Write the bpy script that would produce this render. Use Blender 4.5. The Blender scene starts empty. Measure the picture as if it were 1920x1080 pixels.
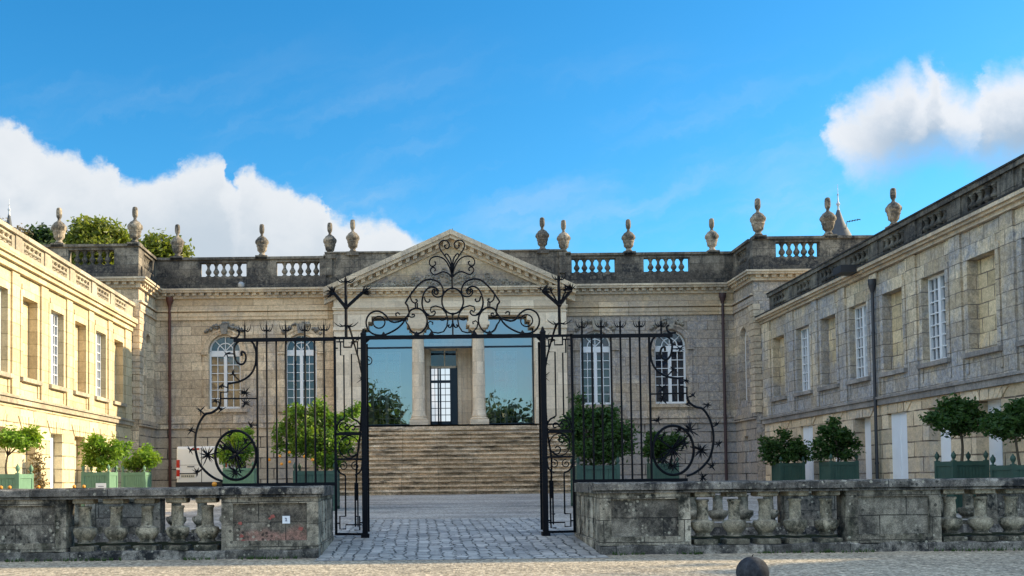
import bpy, bmesh, math, random
from mathutils import Vector, Matrix, Euler
R = math.radians
C = bpy.context.scene.collection
SC = bpy.context.scene
# ------------------------------------------------------------------ camera
EYE = 1.6; F = 1900.0; CX, CY = 787.0, 836.0; TILT = R(2.0); ROLL = R(0.65)
cam_d = bpy.data.cameras.new('camera'); cam = bpy.data.objects.new('camera', cam_d); C.objects.link(cam)
cam.location = (0, 0, EYE)
CAM_ROT = (Matrix.Rotation(R(90) + TILT, 3, 'X') @ Matrix.Rotation(-ROLL, 3, 'Z'))
cam.rotation_euler = CAM_ROT.to_euler()
cam_d.sensor_width = 36; cam_d.lens = F / 1920 * 36
cam_d.shift_x = (960 - CX) / 1920; cam_d.shift_y = (CY - 540) / 1920
cam_d.clip_start = 0.1; cam_d.clip_end = 3000
SC.camera = cam
# ------------------------------------------------------------------ light
SUN = Vector((1.0, 0.215, 0.40)).normalized()
W = bpy.data.worlds.new('World'); SC.world = W; W.use_nodes = True
SC.view_settings.view_transform = 'Standard'; SC.view_settings.look = 'None'
SC.view_settings.gamma = 1; SC.view_settings.exposure = 1.08
SC.cycles.max_bounces = 8; SC.cycles.diffuse_bounces = 4; SC.cycles.transparent_max_bounces = 12
SC.cycles.use_denoising = True
sun_d = bpy.data.lights.new('sun', 'SUN'); sun_d.energy = 5.0; sun_d.angle = R(0.5); sun_d.color = (1.0, 0.83, 0.55)
sun = bpy.data.objects.new('sun', sun_d); C.objects.link(sun)
sun.rotation_euler = (-SUN).to_track_quat('-Z', 'Y').to_euler(); sun.location = (40, 10, 40)

class N:
    """small node-tree helper"""
    def __init__(s, tree): s.t = tree; s.t.nodes.clear()
    def n(s, typ, **kw):
        nd = s.t.nodes.new(typ)
        for k, v in kw.items():
            if k.startswith('i_'): nd.inputs[int(k[2:])].default_value = v
            else: setattr(nd, k, v)
        return nd
    def l(s, a, b): s.t.links.new(a, b)
    def val(s, nd, i, v):
        if isinstance(v, bpy.types.NodeSocket): s.l(v, nd.inputs[i])
        elif v is not None: nd.inputs[i].default_value = v
    def math(s, op, a, b=None, c=None, clamp=False):
        nd = s.n('ShaderNodeMath', operation=op, use_clamp=clamp)
        s.val(nd, 0, a); s.val(nd, 1, b)
        if c is not None: s.val(nd, 2, c)
        return nd.outputs[0]
    def mix(s, fac, a, b, blend='MIX'):
        nd = s.n('ShaderNodeMix', data_type='RGBA', blend_type=blend)
        s.val(nd, 0, fac); s.val(nd, 6, a); s.val(nd, 7, b)
        return nd.outputs[2]
    def ramp(s, f, a, b, to0=0.0, to1=1.0, smooth=True):
        nd = s.n('ShaderNodeMapRange', interpolation_type='SMOOTHSTEP' if smooth else 'LINEAR')
        s.val(nd, 0, f); s.val(nd, 1, a); s.val(nd, 2, b); s.val(nd, 3, to0); s.val(nd, 4, to1)
        return nd.outputs[0]
    def noise(s, vec, scale, detail=3, rough=0.5, dist=0.0):
        nd = s.n('ShaderNodeTexNoise'); s.l(vec, nd.inputs['Vector'])
        nd.inputs['Scale'].default_value = scale; nd.inputs['Detail'].default_value = detail
        nd.inputs['Roughness'].default_value = rough; nd.inputs['Distortion'].default_value = dist
        return nd.outputs['Fac']
    def xyz(s, x, y, z):
        nd = s.n('ShaderNodeCombineXYZ'); s.val(nd, 0, x); s.val(nd, 1, y); s.val(nd, 2, z); return nd.outputs[0]
    def sep(s, v):
        nd = s.n('ShaderNodeSeparateXYZ'); s.l(v, nd.inputs[0]); return nd.outputs

def c4(c): return (c[0], c[1], c[2], 1.0)

def make_sky():
    n = N(W.node_tree)
    out = n.n('ShaderNodeOutputWorld'); bg = n.n('ShaderNodeBackground'); n.l(bg.outputs[0], out.inputs[0])
    sky = n.n('ShaderNodeTexSky', sky_type='NISHITA', sun_disc=False)
    sky.sun_elevation = math.asin(SUN.z); sky.sun_rotation = math.atan2(SUN.x, SUN.y)
    sky.air_density = 1.0; sky.dust_density = 0.4; sky.ozone_density = 2.2
    tc = n.n('ShaderNodeTexCoord'); d = tc.outputs['Generated']
    x, y, z = n.sep(d)
    ay = n.math('MAXIMUM', n.math('ABSOLUTE', y), 0.12)
    u = n.math('DIVIDE', x, ay); v = n.math('DIVIDE', z, ay)
    uv = n.xyz(u, v, n.math('MULTIPLY', n.math('SIGN', y), 0.001))
    # noise warp of the directions for ragged, billowing outlines
    w1 = n.noise(uv, 9.0, 6, 0.60); w2 = n.noise(n.xyz(n.math('ADD', u, 7.3), v, 3.1), 9.0, 6, 0.60)
    w3 = n.noise(n.xyz(u, n.math('ADD', v, 4.7), 1.1), 30, 5, 0.65); w4 = n.noise(n.xyz(n.math('ADD', u, 2.2), v, 8.1), 30, 5, 0.65)
    c0 = lambda w, k: n.math('MULTIPLY', n.math('SUBTRACT', w, 0.5), k)
    uw = n.math('ADD', u, n.math('ADD', c0(w1, 0.075), c0(w3, 0.042))); v0_, v = v, n.math('ADD', v, n.math('ADD', c0(w2, 0.060), c0(w4, 0.036)))
    wob = 0.0
    def curve(pts, u0, u1, v0, v1):
        fc = n.n('ShaderNodeFloatCurve'); cv = fc.mapping.curves[0]
        P = [((px - 787) / 1900, (902 - py) / 1900) for px, py in pts]
        P = [((a - u0) / (u1 - u0), (b - v0) / (v1 - v0)) for a, b in P]
        cv.points[0].location = P[0]; cv.points[1].location = P[-1]
        for a, b in P[1:-1]: cv.points.new(a, b)
        fc.mapping.update()
        n.l(n.ramp(uw, u0, u1, 0, 1, False), fc.inputs['Value'])
        return n.math('ADD', n.math('MULTIPLY', fc.outputs[0], v1 - v0), v0)
    # bank of cumulus on the left
    ptsL = [(-1100,150),(-500,180),(-200,190),(0,222),(31,235),(83,280),(137,285),(170,308),(204,296),(225,325),(267,337),(317,322),(346,296),(400,290),(429,318),(440,355),(467,318),(487,330),(512,354),(554,371),(583,385),(600,372),(625,410),(683,430),(717,418),(760,440),(800,470),(860,900),(2400,900)]
    topL = curve(ptsL, (-1100-787)/1900, (2400-787)/1900, 0.0, 0.5)
    dL = n.math('SUBTRACT', n.math('ADD', topL, wob), v)
    front = n.ramp(y, -0.15, 0.15)
    dL = n.math('ADD', dL, 0.010)
    mL = n.math('MULTIPLY', n.ramp(dL, -0.004, 0.014), front)
    # separate cloud on the right
    tR = [(1500,420),(1560,330),(1575,235),(1600,195),(1650,158),(1715,132),(1745,150),(1775,122),(1800,158),(1840,168),(1862,130),(1890,125),(2000,110),(2200,90),(2500,160),(3000,330)]
    bR = [(1500,270),(1560,275),(1600,335),(1650,352),(1700,332),(1780,322),(1850,330),(2000,340),(2300,350),(2700,340),(2900,300),(3000,200)]
    U0, U1 = (1500-787)/1900, (3000-787)/1900
    topR = curve(tR, U0, U1, 0.0, 0.5); botR = curve(bR, U0, U1, 0.0, 0.5)
    a = n.ramp(n.math('SUBTRACT', n.math('ADD', topR, wob), v), -0.012, 0.030)
    b = n.ramp(n.math('SUBTRACT', v, n.math('ADD', botR, wob)), -0.020, 0.045)
    inR = n.math('MULTIPLY', n.ramp(u, U0, U0 + 0.03), n.ramp(u, U1, U1 - 0.05))
    mR = n.math('MULTIPLY', n.math('MULTIPLY', n.math('MULTIPLY', a, b), inR), front)
    # thin high streaks
    su = n.xyz(n.math('ADD', n.math('MULTIPLY', u, 1.6), n.math('MULTIPLY', v, 1.9)), n.math('MULTIPLY', n.math('SUBTRACT', v, n.math('MULTIPLY', u, 0.35)), 9.0), 0.5)
    st = n.ramp(n.noise(su, 2.0, 5, 0.55, 0.15), 0.42, 0.90)
    band = n.math('MULTIPLY', n.ramp(v, 0.48, 0.24), n.ramp(v, 0.08, 0.2))
    cir = n.math('MULTIPLY', n.math('MULTIPLY', st, band), 0.55)
    # low clouds close to the horizon behind the buildings
    low = n.ramp(v, 0.21, 0.09)
    low = n.math('MULTIPLY', low, n.math('ADD', 0.34, n.math('MULTIPLY', n.ramp(y, 0, .2), 0.58)))
    # cloud shading: greyer cores, bright rims facing the sun
    tex = n.noise(uv, 5.0, 5, 0.55, 0.3)
    core = n.math('MULTIPLY', n.ramp(dL, 0.0, 0.10), n.ramp(tex, 0.66, 0.44))
    colL = n.mix(n.math('MULTIPLY', core, 0.75), (0.90, 0.93, 0.96, 1), (0.52, 0.62, 0.72, 1))
    dRm = n.math('SUBTRACT', topR, v)
    coreR = n.ramp(n.math('ADD', dRm, n.math('MULTIPLY', n.math('SUBTRACT', tex, .5), 0.10)), 0.015, 0.075)
    coreR = n.math('MULTIPLY', coreR, n.ramp(u, 0.40, 0.50))
    colR = n.mix(n.math('MULTIPLY', coreR, 0.95), (0.94, 0.96, 0.99, 1), (0.40, 0.52, 0.66, 1))
    # broken cumulus behind and above the viewer, brightened to add fill light
    v = v0_
    up_ = n.math('MAXIMUM', z, 0.05)
    gu = n.xyz(n.math('DIVIDE', x, n.math('ADD', up_, .25)), n.math('DIVIDE', y, n.math('ADD', up_, .25)), 2.0)
    gn = n.noise(gu, 1.5, 6, .58, .3)
    back = n.math('MULTIPLY', n.ramp(gn, .42, .56), n.ramp(y, 0.15, -0.25))
    back = n.math('MULTIPLY', back, n.ramp(z, .12, .40))
    backcol = n.mix(n.ramp(gn, .55, .75), (0.86, 0.94, 1.04, 1), (0.58, 0.68, 0.80, 1))
    # the air's own blue
    STR = 0.10
    hs = n.n('ShaderNodeHueSaturation'); hs.inputs['Hue'].default_value = 0.492; hs.inputs['Saturation'].default_value = 1.36
    hs.inputs['Value'].default_value = 0.93; n.l(sky.outputs[0], hs.inputs['Color'])
    base = n.mix(1.0, hs.outputs[0], (0.66, 1.07, 1.20, 1), 'MULTIPLY')
    CL = 4.5
    col = n.mix(cir, base, (0.62 * CL, 0.78 * CL, 0.92 * CL, 1))
    col = n.mix(low, col, (0.80 * CL, 0.88 * CL, 0.96 * CL, 1))
    sc = n.n('ShaderNodeVectorMath', operation='SCALE'); n.l(colL, sc.inputs[0]); sc.inputs['Scale'].default_value = CL
    col = n.mix(n.math('MULTIPLY', mL, 0.97), col, sc.outputs[0])
    sc = n.n('ShaderNodeVectorMath', operation='SCALE'); n.l(colR, sc.inputs[0]); sc.inputs['Scale'].default_value = CL
    col = n.mix(n.math('MULTIPLY', mR, 0.95), col, sc.outputs[0])
    sc = n.n('ShaderNodeVectorMath', operation='SCALE'); n.l(backcol, sc.inputs[0]); sc.inputs['Scale'].default_value = CL * 3.0
    col = n.mix(n.math('MULTIPLY', back, 0.9), col, sc.outputs[0])
    bl = n.math('MULTIPLY', n.math('MULTIPLY', n.ramp(n.noise(uv, 5.0, 6, .6, .3), .44, .60), n.ramp(u, .0, .06)), n.math('MULTIPLY', n.ramp(y, -.1, -.3), n.ramp(v, .30, .16)))
    col = n.mix(n.math('MULTIPLY', bl, 0.75), col, (0.66 * CL, 0.76 * CL, 0.86 * CL, 1))
    n.l(col, bg.inputs[0]); bg.inputs[1].default_value = STR
make_sky()

# ------------------------------------------------------------------ measuring helpers
def at(px, py, D):
    """the point at distance D that stands at this place in the photograph"""
    d = CAM_ROT @ Vector(((px - CX) / F, (CY - py) / F, -1.0))
    return Vector((d.x * D / d.y, D, EYE + d.z * D / d.y))
def zy(py, D):            # height for a row of the photograph, levelled
    return EYE + D * math.tan(TILT + math.atan((CY - py) / F))
def gz(y):                # the ground rises gently towards the house
    if y < 15: return 0.0325 * y
    if y < 18.1: return 0.4875 + (y - 15) * 0.0485
    return 0.638 + (y - 18.1) * 0.0260

# ------------------------------------------------------------------ mesh helpers
class MB:
    def __init__(s): s.v = []; s.f = []
    def quad(s, a, b, c, d):
        i = len(s.v); s.v += [tuple(a), tuple(b), tuple(c), tuple(d)]; s.f.append((i, i+1, i+2, i+3)); return s
    def poly(s, pts):
        i = len(s.v); s.v += [tuple(p) for p in pts]; s.f.append(tuple(range(i, i + len(pts)))); return s
    def box(s, x0, x1, y0, y1, z0, z1, ch=0.0):
        if x0 > x1: x0, x1 = x1, x0
        if y0 > y1: y0, y1 = y1, y0
        if z0 > z1: z0, z1 = z1, z0
        i = len(s.v)
        s.v += [(x0,y0,z0),(x1,y0,z0),(x1,y1,z0),(x0,y1,z0),(x0,y0,z1),(x1,y0,z1),(x1,y1,z1),(x0,y1,z1)]
        s.f += [tuple(i+k for k in q) for q in ((3,2,1,0),(4,5,6,7),(0,1,5,4),(1,2,6,5),(2,3,7,6),(3,0,4,7))]
        return s
    def prism(s, pts, a, b, axis='y'):
        """extrude a closed outline between a and b along an axis; pts are (u, z)"""
        def P(u, z, t): return (u, t, z) if axis == 'y' else (t, u, z)
        i = len(s.v); k = len(pts)
        s.v += [P(u, z, a) for u, z in pts] + [P(u, z, b) for u, z in pts]
        s.f.append(tuple(range(i, i + k))); s.f.append(tuple(range(i + 2*k - 1, i + k - 1, -1)))
        for j in range(k):
            j2 = (j + 1) % k; s.f.append((i+j, i+k+j, i+k+j2, i+j2))
        return s
    def lathe(s, cx, cy, cz, prof, seg=12, h=1.0, r=1.0, half=None, square=False):
        """prof: (radius, height) pairs"""
        n0 = len(s.v); m = seg
        off = math.pi / 4 if square else 0
        if square: m = 4
        k = math.sqrt(2) if square else 1
        for pr, pz in prof:
            for j in range(m):
                t = 2 * math.pi * j / m + off
                s.v.append((cx + pr*r*k*math.cos(t), cy + pr*r*k*math.sin(t), cz + pz*h))
        for q in range(len(prof) - 1):
            for j in range(m):
                j2 = (j + 1) % m
                s.f.append((n0+q*m+j, n0+q*m+j2, n0+(q+1)*m+j2, n0+(q+1)*m+j))
        s.f.append(tuple(n0 + j for j in range(m - 1, -1, -1)))
        s.f.append(tuple(n0 + (len(prof)-1)*m + j for j in range(m)))
        return s
    def tube(s, pts, r, seg=6, r1=None, flat=None):
        pts = [Vector(p) for p in pts]; n0 = len(s.v); K = len(pts)
        up = Vector((0, 1, 0)); 
        for q, p in enumerate(pts):
            t = (pts[min(q+1, K-1)] - pts[max(q-1, 0)])
            t = t.normalized() if t.length > 1e-9 else Vector((0,0,1))
            a = up - t * up.dot(t)
            if a.length < 1e-3: a = Vector((1,0,0)) - t * t.x
            a.normalize(); b = t.cross(a)
            rr = r if r1 is None else r + (r1 - r) * q / max(1, K - 1)
            for j in range(seg):
                an = 2 * math.pi * j / seg + math.pi / seg
                s.v.append(tuple(p + (a * math.cos(an) + b * math.sin(an)) * rr))
        for q in range(K - 1):
            for j in range(seg):
                j2 = (j + 1) % seg
                s.f.append((n0+q*seg+j, n0+q*seg+j2, n0+(q+1)*seg+j2, n0+(q+1)*seg+j))
        s.f.append(tuple(n0 + j for j in range(seg - 1, -1, -1)))
        s.f.append(tuple(n0 + (K-1)*seg + j for j in range(seg)))
        return s
    def mesh(s, name, mat, loc=(0,0,0), smooth=None):
        me = bpy.data.meshes.new(name)
        L = Vector(loc)
        me.from_pydata([tuple(Vector(v) - L) for v in s.v], [], s.f)
        me.materials.append(mat)
        if smooth:
            me.polygons.foreach_set('use_smooth', [True] * len(me.polygons))
            me.update(); me.set_sharp_from_angle(angle=R(smooth))
        me.update()
        return me
    def recalc(s):
        return s

def thing(name, label, cat, loc=(0,0,0), group=None):
    o = bpy.data.objects.new(name, None); C.objects.link(o); o.location = loc
    o.empty_display_size = 0.3
    return tag(o, label, cat, group)
def tag(o, label=None, cat=None, group=None, kind=None):
    if label: o['label'] = label
    if cat: o['category'] = cat
    if group: o['group'] = group
    if kind: o['kind'] = kind
    return o
def wl(o):
    L = Vector((0,0,0))
    while o is not None: L += o.location; o = o.parent
    return L
def part(name, mb, mat, parent=None, smooth=None, label=None):
    """link the collected shapes as one mesh object; vertices were given in world space"""
    base = wl(parent) if parent else Vector((0,0,0))
    o = bpy.data.objects.new(name, mb.mesh(name, mat, base, smooth)); C.objects.link(o)
    if parent: o.parent = parent
    if label: o['label'] = label
    return o
def inst(name, me, loc, parent=None, rz=0.0, sc=None):
    o = bpy.data.objects.new(name, me); C.objects.link(o)
    o.location = Vector(loc) - (wl(parent) if parent else Vector((0,0,0)))
    o.rotation_euler.z = rz
    if sc: o.scale = sc
    if parent: o.parent = parent
    return o
def structure(name, mb, mat, smooth=None, kind='structure'):
    o = part(name, mb, mat, None, smooth); o['kind'] = kind; return o
def copy_tree(o, parent=None):
    c = o.copy(); C.objects.link(c); c.parent = parent
    for ch in list(o.children): copy_tree(ch, c)
    return c

zy_ = lambda py: zy(py, 42.0)
# ------------------------------------------------------------------ materials
def newmat(name):
    m = bpy.data.materials.new(name); m.use_nodes = True
    n = N(m.node_tree); out = n.n('ShaderNodeOutputMaterial'); b = n.n('ShaderNodeBsdfPrincipled')
    n.l(b.outputs[0], out.inputs[0]); return m, n, b
def plain(name, col, rough=0.6, metal=0.0, var=0.12, scale=8.0, bump=0.0, spec=0.5):
    m, n, b = newmat(name)
    g = n.n('ShaderNodeNewGeometry'); f = n.noise(g.outputs['Position'], scale, 4)
    n.l(n.mix(f, c4([c * (1 - var) for c in col]), c4([min(1, c * (1 + var)) for c in col])), b.inputs['Base Color'])
    b.inputs['Roughness'].default_value = rough; b.inputs['Metallic'].default_value = metal
    b.inputs['Specular IOR Level'].default_value = spec
    if bump:
        bp = n.n('ShaderNodeBump'); bp.inputs['Strength'].default_value = bump; bp.inputs['Distance'].default_value = 0.01
        n.l(n.noise(g.outputs['Position'], scale * 6, 3), bp.inputs['Height']); n.l(bp.outputs[0], b.inputs['Normal'])
    return m
def stone(name, c1, c2, joint, bw=0.8, bh=0.36, ms=0.012, gcol=(0.10,0.095,0.09), gamt=0.5, gscale=0.5, gthr=0.5,
          light=None, bump=0.35, gx=None, speck=0.35, streak=0.0, streak_col=(0.05,0.05,0.05), low=None, offs=0.5, aniso=(1.0, 1.0, 0.75), paint=None, fs=26):
    m, n, b = newmat(name)
    g = n.n('ShaderNodeNewGeometry'); P = g.outputs['Position']
    nx, ny, nz = n.sep(g.outputs['True Normal']); x, y, z = n.sep(P)
    isx = n.math('GREATER_THAN', n.math('ABSOLUTE', nx), 0.62)
    isz = n.math('GREATER_THAN', n.math('ABSOLUTE', nz), 0.8)
    u = n.math('ADD', n.math('MULTIPLY', y, isx), n.math('MULTIPLY', x, n.math('SUBTRACT', 1.0, isx)))
    v = n.math('ADD', n.math('MULTIPLY', y, isz), n.math('MULTIPLY', z, n.math('SUBTRACT', 1.0, isz)))
    wob = n.math('MULTIPLY', n.math('SUBTRACT', n.noise(P, 2.3, 2), 0.5), 0.03)
    uv = n.xyz(n.math('ADD', u, wob), n.math('ADD', v, wob), 0.0)
    br = n.n('ShaderNodeTexBrick', offset=offs, offset_frequency=2)
    n.l(uv, br.inputs['Vector'])
    br.inputs['Scale'].default_value = 1.0; br.inputs['Color1'].default_value = (0,0,0,1); br.inputs['Color2'].default_value = (1,1,1,1)
    br.inputs['Mortar'].default_value = (0.5,0.5,0.5,1); br.inputs['Mortar Size'].default_value = ms
    br.inputs['Mortar Smooth'].default_value = 0.15; br.inputs['Bias'].default_value = 0.0
    br.inputs['Brick Width'].default_value = bw; br.inputs['Row Height'].default_value = bh
    bc = n.sep(br.outputs['Color'])[0]
    tone = n.math('ADD', n.math('MULTIPLY', bc, 0.6), n.math('MULTIPLY', n.noise(P, 0.9, 4, 0.6), 0.5), clamp=True)
    col = n.mix(tone, c4(c1), c4(c2))
    if light is not None:
        col = n.mix(n.math('MULTIPLY', n.ramp(n.noise(n.xyz(n.math('ADD', x, 31), y, z), 0.55, 5, 0.6), 0.52, 0.66), 0.8), col, c4(light))
    # lichen and soot, patchy and with its own shape
    Pz = n.xyz(n.math('MULTIPLY', x, aniso[0]), n.math('MULTIPLY', y, aniso[1]), n.math('MULTIPLY', z, aniso[2]))
    gn = n.noise(Pz, gscale, 7, 0.68, 0.35)
    thr = gthr
    if gx is not None:   # mask rises along x, so the stone turns greyer
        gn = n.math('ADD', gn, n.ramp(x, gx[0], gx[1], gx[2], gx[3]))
    if low is not None:
        gn = n.math('ADD', gn, n.ramp(z, low[0], low[1], low[2], low[3]))
    gm = n.math('MULTIPLY', n.ramp(gn, thr - 0.09, thr + 0.10), gamt)
    gm = n.math('MULTIPLY', gm, n.ramp(n.noise(P, 9, 4, 0.7), 0.28, 0.6, 0.45, 1.0))
    gm = n.math('MULTIPLY', gm, n.math('ADD', 0.72, n.math('MULTIPLY', bc, 0.45)), clamp=True)
    col = n.mix(gm, col, c4(gcol))
    if streak:
        sv = n.xyz(n.math('MULTIPLY', u, 5.0), n.math('MULTIPLY', z, 0.8), n.math('MULTIPLY', isx, 9.0))
        sm = n.math('MULTIPLY', n.ramp(n.noise(sv, 1.0, 5, 0.7), 0.50, 0.66), streak)
        col = n.mix(sm, col, c4(streak_col))
    if paint:   # a faded wash of paint with ragged edges
        x0, x1, z0, z1, pc = paint
        k = n.math('MULTIPLY', n.math('MULTIPLY', n.ramp(x, x0, x0 + .12), n.ramp(x, x1, x1 - .12)), n.ramp(n.math('ADD', z, n.math('MULTIPLY', n.math('SUBTRACT', n.noise(P, 3.0, 3), .5), .35)), z1, z1 - .10))
        col = n.mix(n.math('MULTIPLY', n.math('MULTIPLY', k, n.ramp(n.noise(P, 7, 5, .7), .30, .55)), .9), col, c4(pc))
    fine = n.noise(P, fs, 4, 0.75)
    if fs > 30:    # crisp pale and black lichen spots close to the eye
        vl = n.n('ShaderNodeTexVoronoi'); n.l(P, vl.inputs['Vector']); vl.inputs['Scale'].default_value = 17; vl.inputs['Randomness'].default_value = 1.0
        sz = n.math('MULTIPLY', n.sep(vl.outputs['Color'])[1], 0.42)
        spot = n.math('MULTIPLY', n.ramp(n.math('SUBTRACT', vl.outputs['Distance'], sz), .03, -.03), n.ramp(n.noise(P, 2.3, 3), .42, .60))
        col = n.mix(n.math('MULTIPLY', spot, .75), col, n.mix(n.ramp(n.sep(vl.outputs['Color'])[0], .45, .55), (0.025,0.027,0.026,1), (0.50,0.48,0.40,1)))
    mid = n.noise(P, 7.0, 5, 0.8)
    col = n.mix(min(1, speck * 1.3), col, n.mix(n.ramp(mid, 0.36, 0.62), (0.66,0.65,0.64,1), (1.22,1.20,1.18,1)), 'MULTIPLY')
    col = n.mix(0.40, col, n.mix(bc, (0.72,0.70,0.68,1), (1.26,1.25,1.22,1)), 'MULTIPLY')
    col = n.mix(speck, col, n.mix(n.ramp(fine, 0.3, 0.7), (0.42,0.41,0.39,1), (1.35,1.33,1.3,1)), 'MULTIPLY')
    jf = n.math('MULTIPLY', br.outputs['Fac'], n.ramp(n.noise(P, 2.1, 4, .6), 0.36, 0.60, 0.35, 1.0))
    if ms > 0: col = n.mix(jf, col, c4(joint))
    n.l(col, b.inputs['Base Color']); b.inputs['Roughness'].default_value = 0.92; b.inputs['Specular IOR Level'].default_value = 0.2
    bp = n.n('ShaderNodeBump'); bp.inputs['Strength'].default_value = bump; bp.inputs['Distance'].default_value = 0.03
    hh = n.math('SUBTRACT', n.math('ADD', n.math('MULTIPLY', fine, 0.35), n.math('MULTIPLY', bc, 0.15)), n.math('MULTIPLY', br.outputs['Fac'], 0.9 if ms > 0 else 0.0))
    n.l(hh, bp.inputs['Height']); n.l(bp.outputs[0], b.inputs['Normal'])
    return m
M = {}
J = (0.13, 0.10, 0.07)
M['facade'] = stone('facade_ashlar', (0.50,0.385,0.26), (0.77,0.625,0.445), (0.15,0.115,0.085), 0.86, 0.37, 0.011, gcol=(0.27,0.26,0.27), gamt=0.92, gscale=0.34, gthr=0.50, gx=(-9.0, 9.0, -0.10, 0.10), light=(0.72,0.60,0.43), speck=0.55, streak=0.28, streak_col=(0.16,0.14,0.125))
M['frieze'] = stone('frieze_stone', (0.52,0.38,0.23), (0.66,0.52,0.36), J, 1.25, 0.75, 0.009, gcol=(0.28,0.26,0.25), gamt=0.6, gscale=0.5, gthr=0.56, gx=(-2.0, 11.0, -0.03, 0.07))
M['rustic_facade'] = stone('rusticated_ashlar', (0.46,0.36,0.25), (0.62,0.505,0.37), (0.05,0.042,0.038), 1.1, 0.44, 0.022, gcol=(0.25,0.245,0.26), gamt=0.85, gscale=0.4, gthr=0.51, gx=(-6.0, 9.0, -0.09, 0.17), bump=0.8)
M['portico'] = stone('cleaned_portico_stone', (0.62,0.51,0.38), (0.74,0.63,0.49), (0.34,0.27,0.2), 0.95, 0.5, 0.005, gcol=(0.42,0.37,0.32), gamt=0.35, gscale=0.8, gthr=0.56, speck=0.2, bump=0.15)
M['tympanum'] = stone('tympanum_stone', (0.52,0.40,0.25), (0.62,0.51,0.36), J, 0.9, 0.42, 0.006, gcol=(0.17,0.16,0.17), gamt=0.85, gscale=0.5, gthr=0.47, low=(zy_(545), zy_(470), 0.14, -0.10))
M['carving'] = stone('carved_relief_stone', (0.30,0.27,0.22), (0.46,0.42,0.35), J, 0.9, 0.42, 0.0, gcol=(0.12,0.12,0.125), gamt=0.8, gscale=1.2, gthr=0.46)
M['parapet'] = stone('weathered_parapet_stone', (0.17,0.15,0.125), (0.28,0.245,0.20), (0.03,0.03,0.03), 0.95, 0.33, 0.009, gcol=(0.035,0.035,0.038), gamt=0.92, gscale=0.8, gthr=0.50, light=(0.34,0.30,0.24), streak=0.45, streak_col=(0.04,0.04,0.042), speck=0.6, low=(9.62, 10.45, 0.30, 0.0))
M['cornice'] = stone('cornice_stone', (0.55,0.44,0.31), (0.68,0.57,0.43), J, 1.3, 2.0, 0.006, gcol=(0.26,0.235,0.22), gamt=0.6, gscale=0.9, gthr=0.51)
M['urn'] = stone('urn_stone', (0.22,0.185,0.145), (0.42,0.355,0.28), J, 1, 1, 0.0, gcol=(0.055,0.053,0.052), gamt=0.95, gscale=1.7, gthr=0.475, speck=0.7)
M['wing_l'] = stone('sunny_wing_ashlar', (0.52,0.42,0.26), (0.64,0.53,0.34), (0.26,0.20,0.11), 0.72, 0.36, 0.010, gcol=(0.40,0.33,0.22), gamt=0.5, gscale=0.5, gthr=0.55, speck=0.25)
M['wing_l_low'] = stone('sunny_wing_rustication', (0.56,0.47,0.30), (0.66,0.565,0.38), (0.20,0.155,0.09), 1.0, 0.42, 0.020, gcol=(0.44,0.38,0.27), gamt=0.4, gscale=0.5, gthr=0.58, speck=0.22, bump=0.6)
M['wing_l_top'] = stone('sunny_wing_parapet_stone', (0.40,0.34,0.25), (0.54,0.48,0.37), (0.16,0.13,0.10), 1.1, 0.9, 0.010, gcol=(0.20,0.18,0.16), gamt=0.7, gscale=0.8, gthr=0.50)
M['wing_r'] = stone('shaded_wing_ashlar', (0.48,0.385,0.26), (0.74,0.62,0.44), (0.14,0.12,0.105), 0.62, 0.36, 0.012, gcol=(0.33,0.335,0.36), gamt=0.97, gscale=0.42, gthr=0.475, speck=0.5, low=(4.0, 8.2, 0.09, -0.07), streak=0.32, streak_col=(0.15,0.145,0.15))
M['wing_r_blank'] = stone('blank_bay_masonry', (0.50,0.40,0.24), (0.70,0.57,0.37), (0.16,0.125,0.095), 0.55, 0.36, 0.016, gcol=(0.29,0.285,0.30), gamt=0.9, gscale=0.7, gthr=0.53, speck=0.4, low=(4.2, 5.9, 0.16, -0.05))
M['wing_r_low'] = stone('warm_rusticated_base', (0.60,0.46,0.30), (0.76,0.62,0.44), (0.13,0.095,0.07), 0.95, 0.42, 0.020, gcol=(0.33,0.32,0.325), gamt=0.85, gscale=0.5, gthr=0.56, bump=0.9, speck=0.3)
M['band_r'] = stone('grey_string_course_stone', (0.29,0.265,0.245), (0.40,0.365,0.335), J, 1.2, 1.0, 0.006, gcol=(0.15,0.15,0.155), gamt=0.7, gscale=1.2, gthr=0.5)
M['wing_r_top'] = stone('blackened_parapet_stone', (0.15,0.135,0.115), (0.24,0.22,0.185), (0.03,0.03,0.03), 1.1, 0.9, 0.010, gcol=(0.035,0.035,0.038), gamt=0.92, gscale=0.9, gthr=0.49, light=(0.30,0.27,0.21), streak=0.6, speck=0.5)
M['black_edge'] = stone('sooty_coping_stone', (0.05,0.048,0.046), (0.09,0.085,0.08), (0.02,0.02,0.02), 1.3, 1.0, 0.01, gcol=(0.02,0.02,0.022), gamt=0.9, gscale=1.2, gthr=0.48)
M['steps'] = stone('worn_step_stone', (0.50,0.385,0.26), (0.80,0.66,0.50), (0.12,0.095,0.075), 1.35, 9.0, 0.008, gcol=(0.045,0.037,0.03), gamt=0.97, gscale=1.1, gthr=0.54, speck=0.6, light=(0.84,0.72,0.57), aniso=(1.1, 1.0, 6.0))
M['wall'] = stone('mossy_balustrade_stone', (0.25,0.228,0.185), (0.48,0.435,0.355), (0.04,0.036,0.03), 0.72, 0.33, 0.005, gcol=(0.022,0.024,0.024), gamt=0.97, gscale=2.0, gthr=0.475, light=(0.46,0.415,0.33), speck=0.85, streak=0.4, streak_col=(0.04,0.048,0.025), bump=1.0, fs=70)
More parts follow.
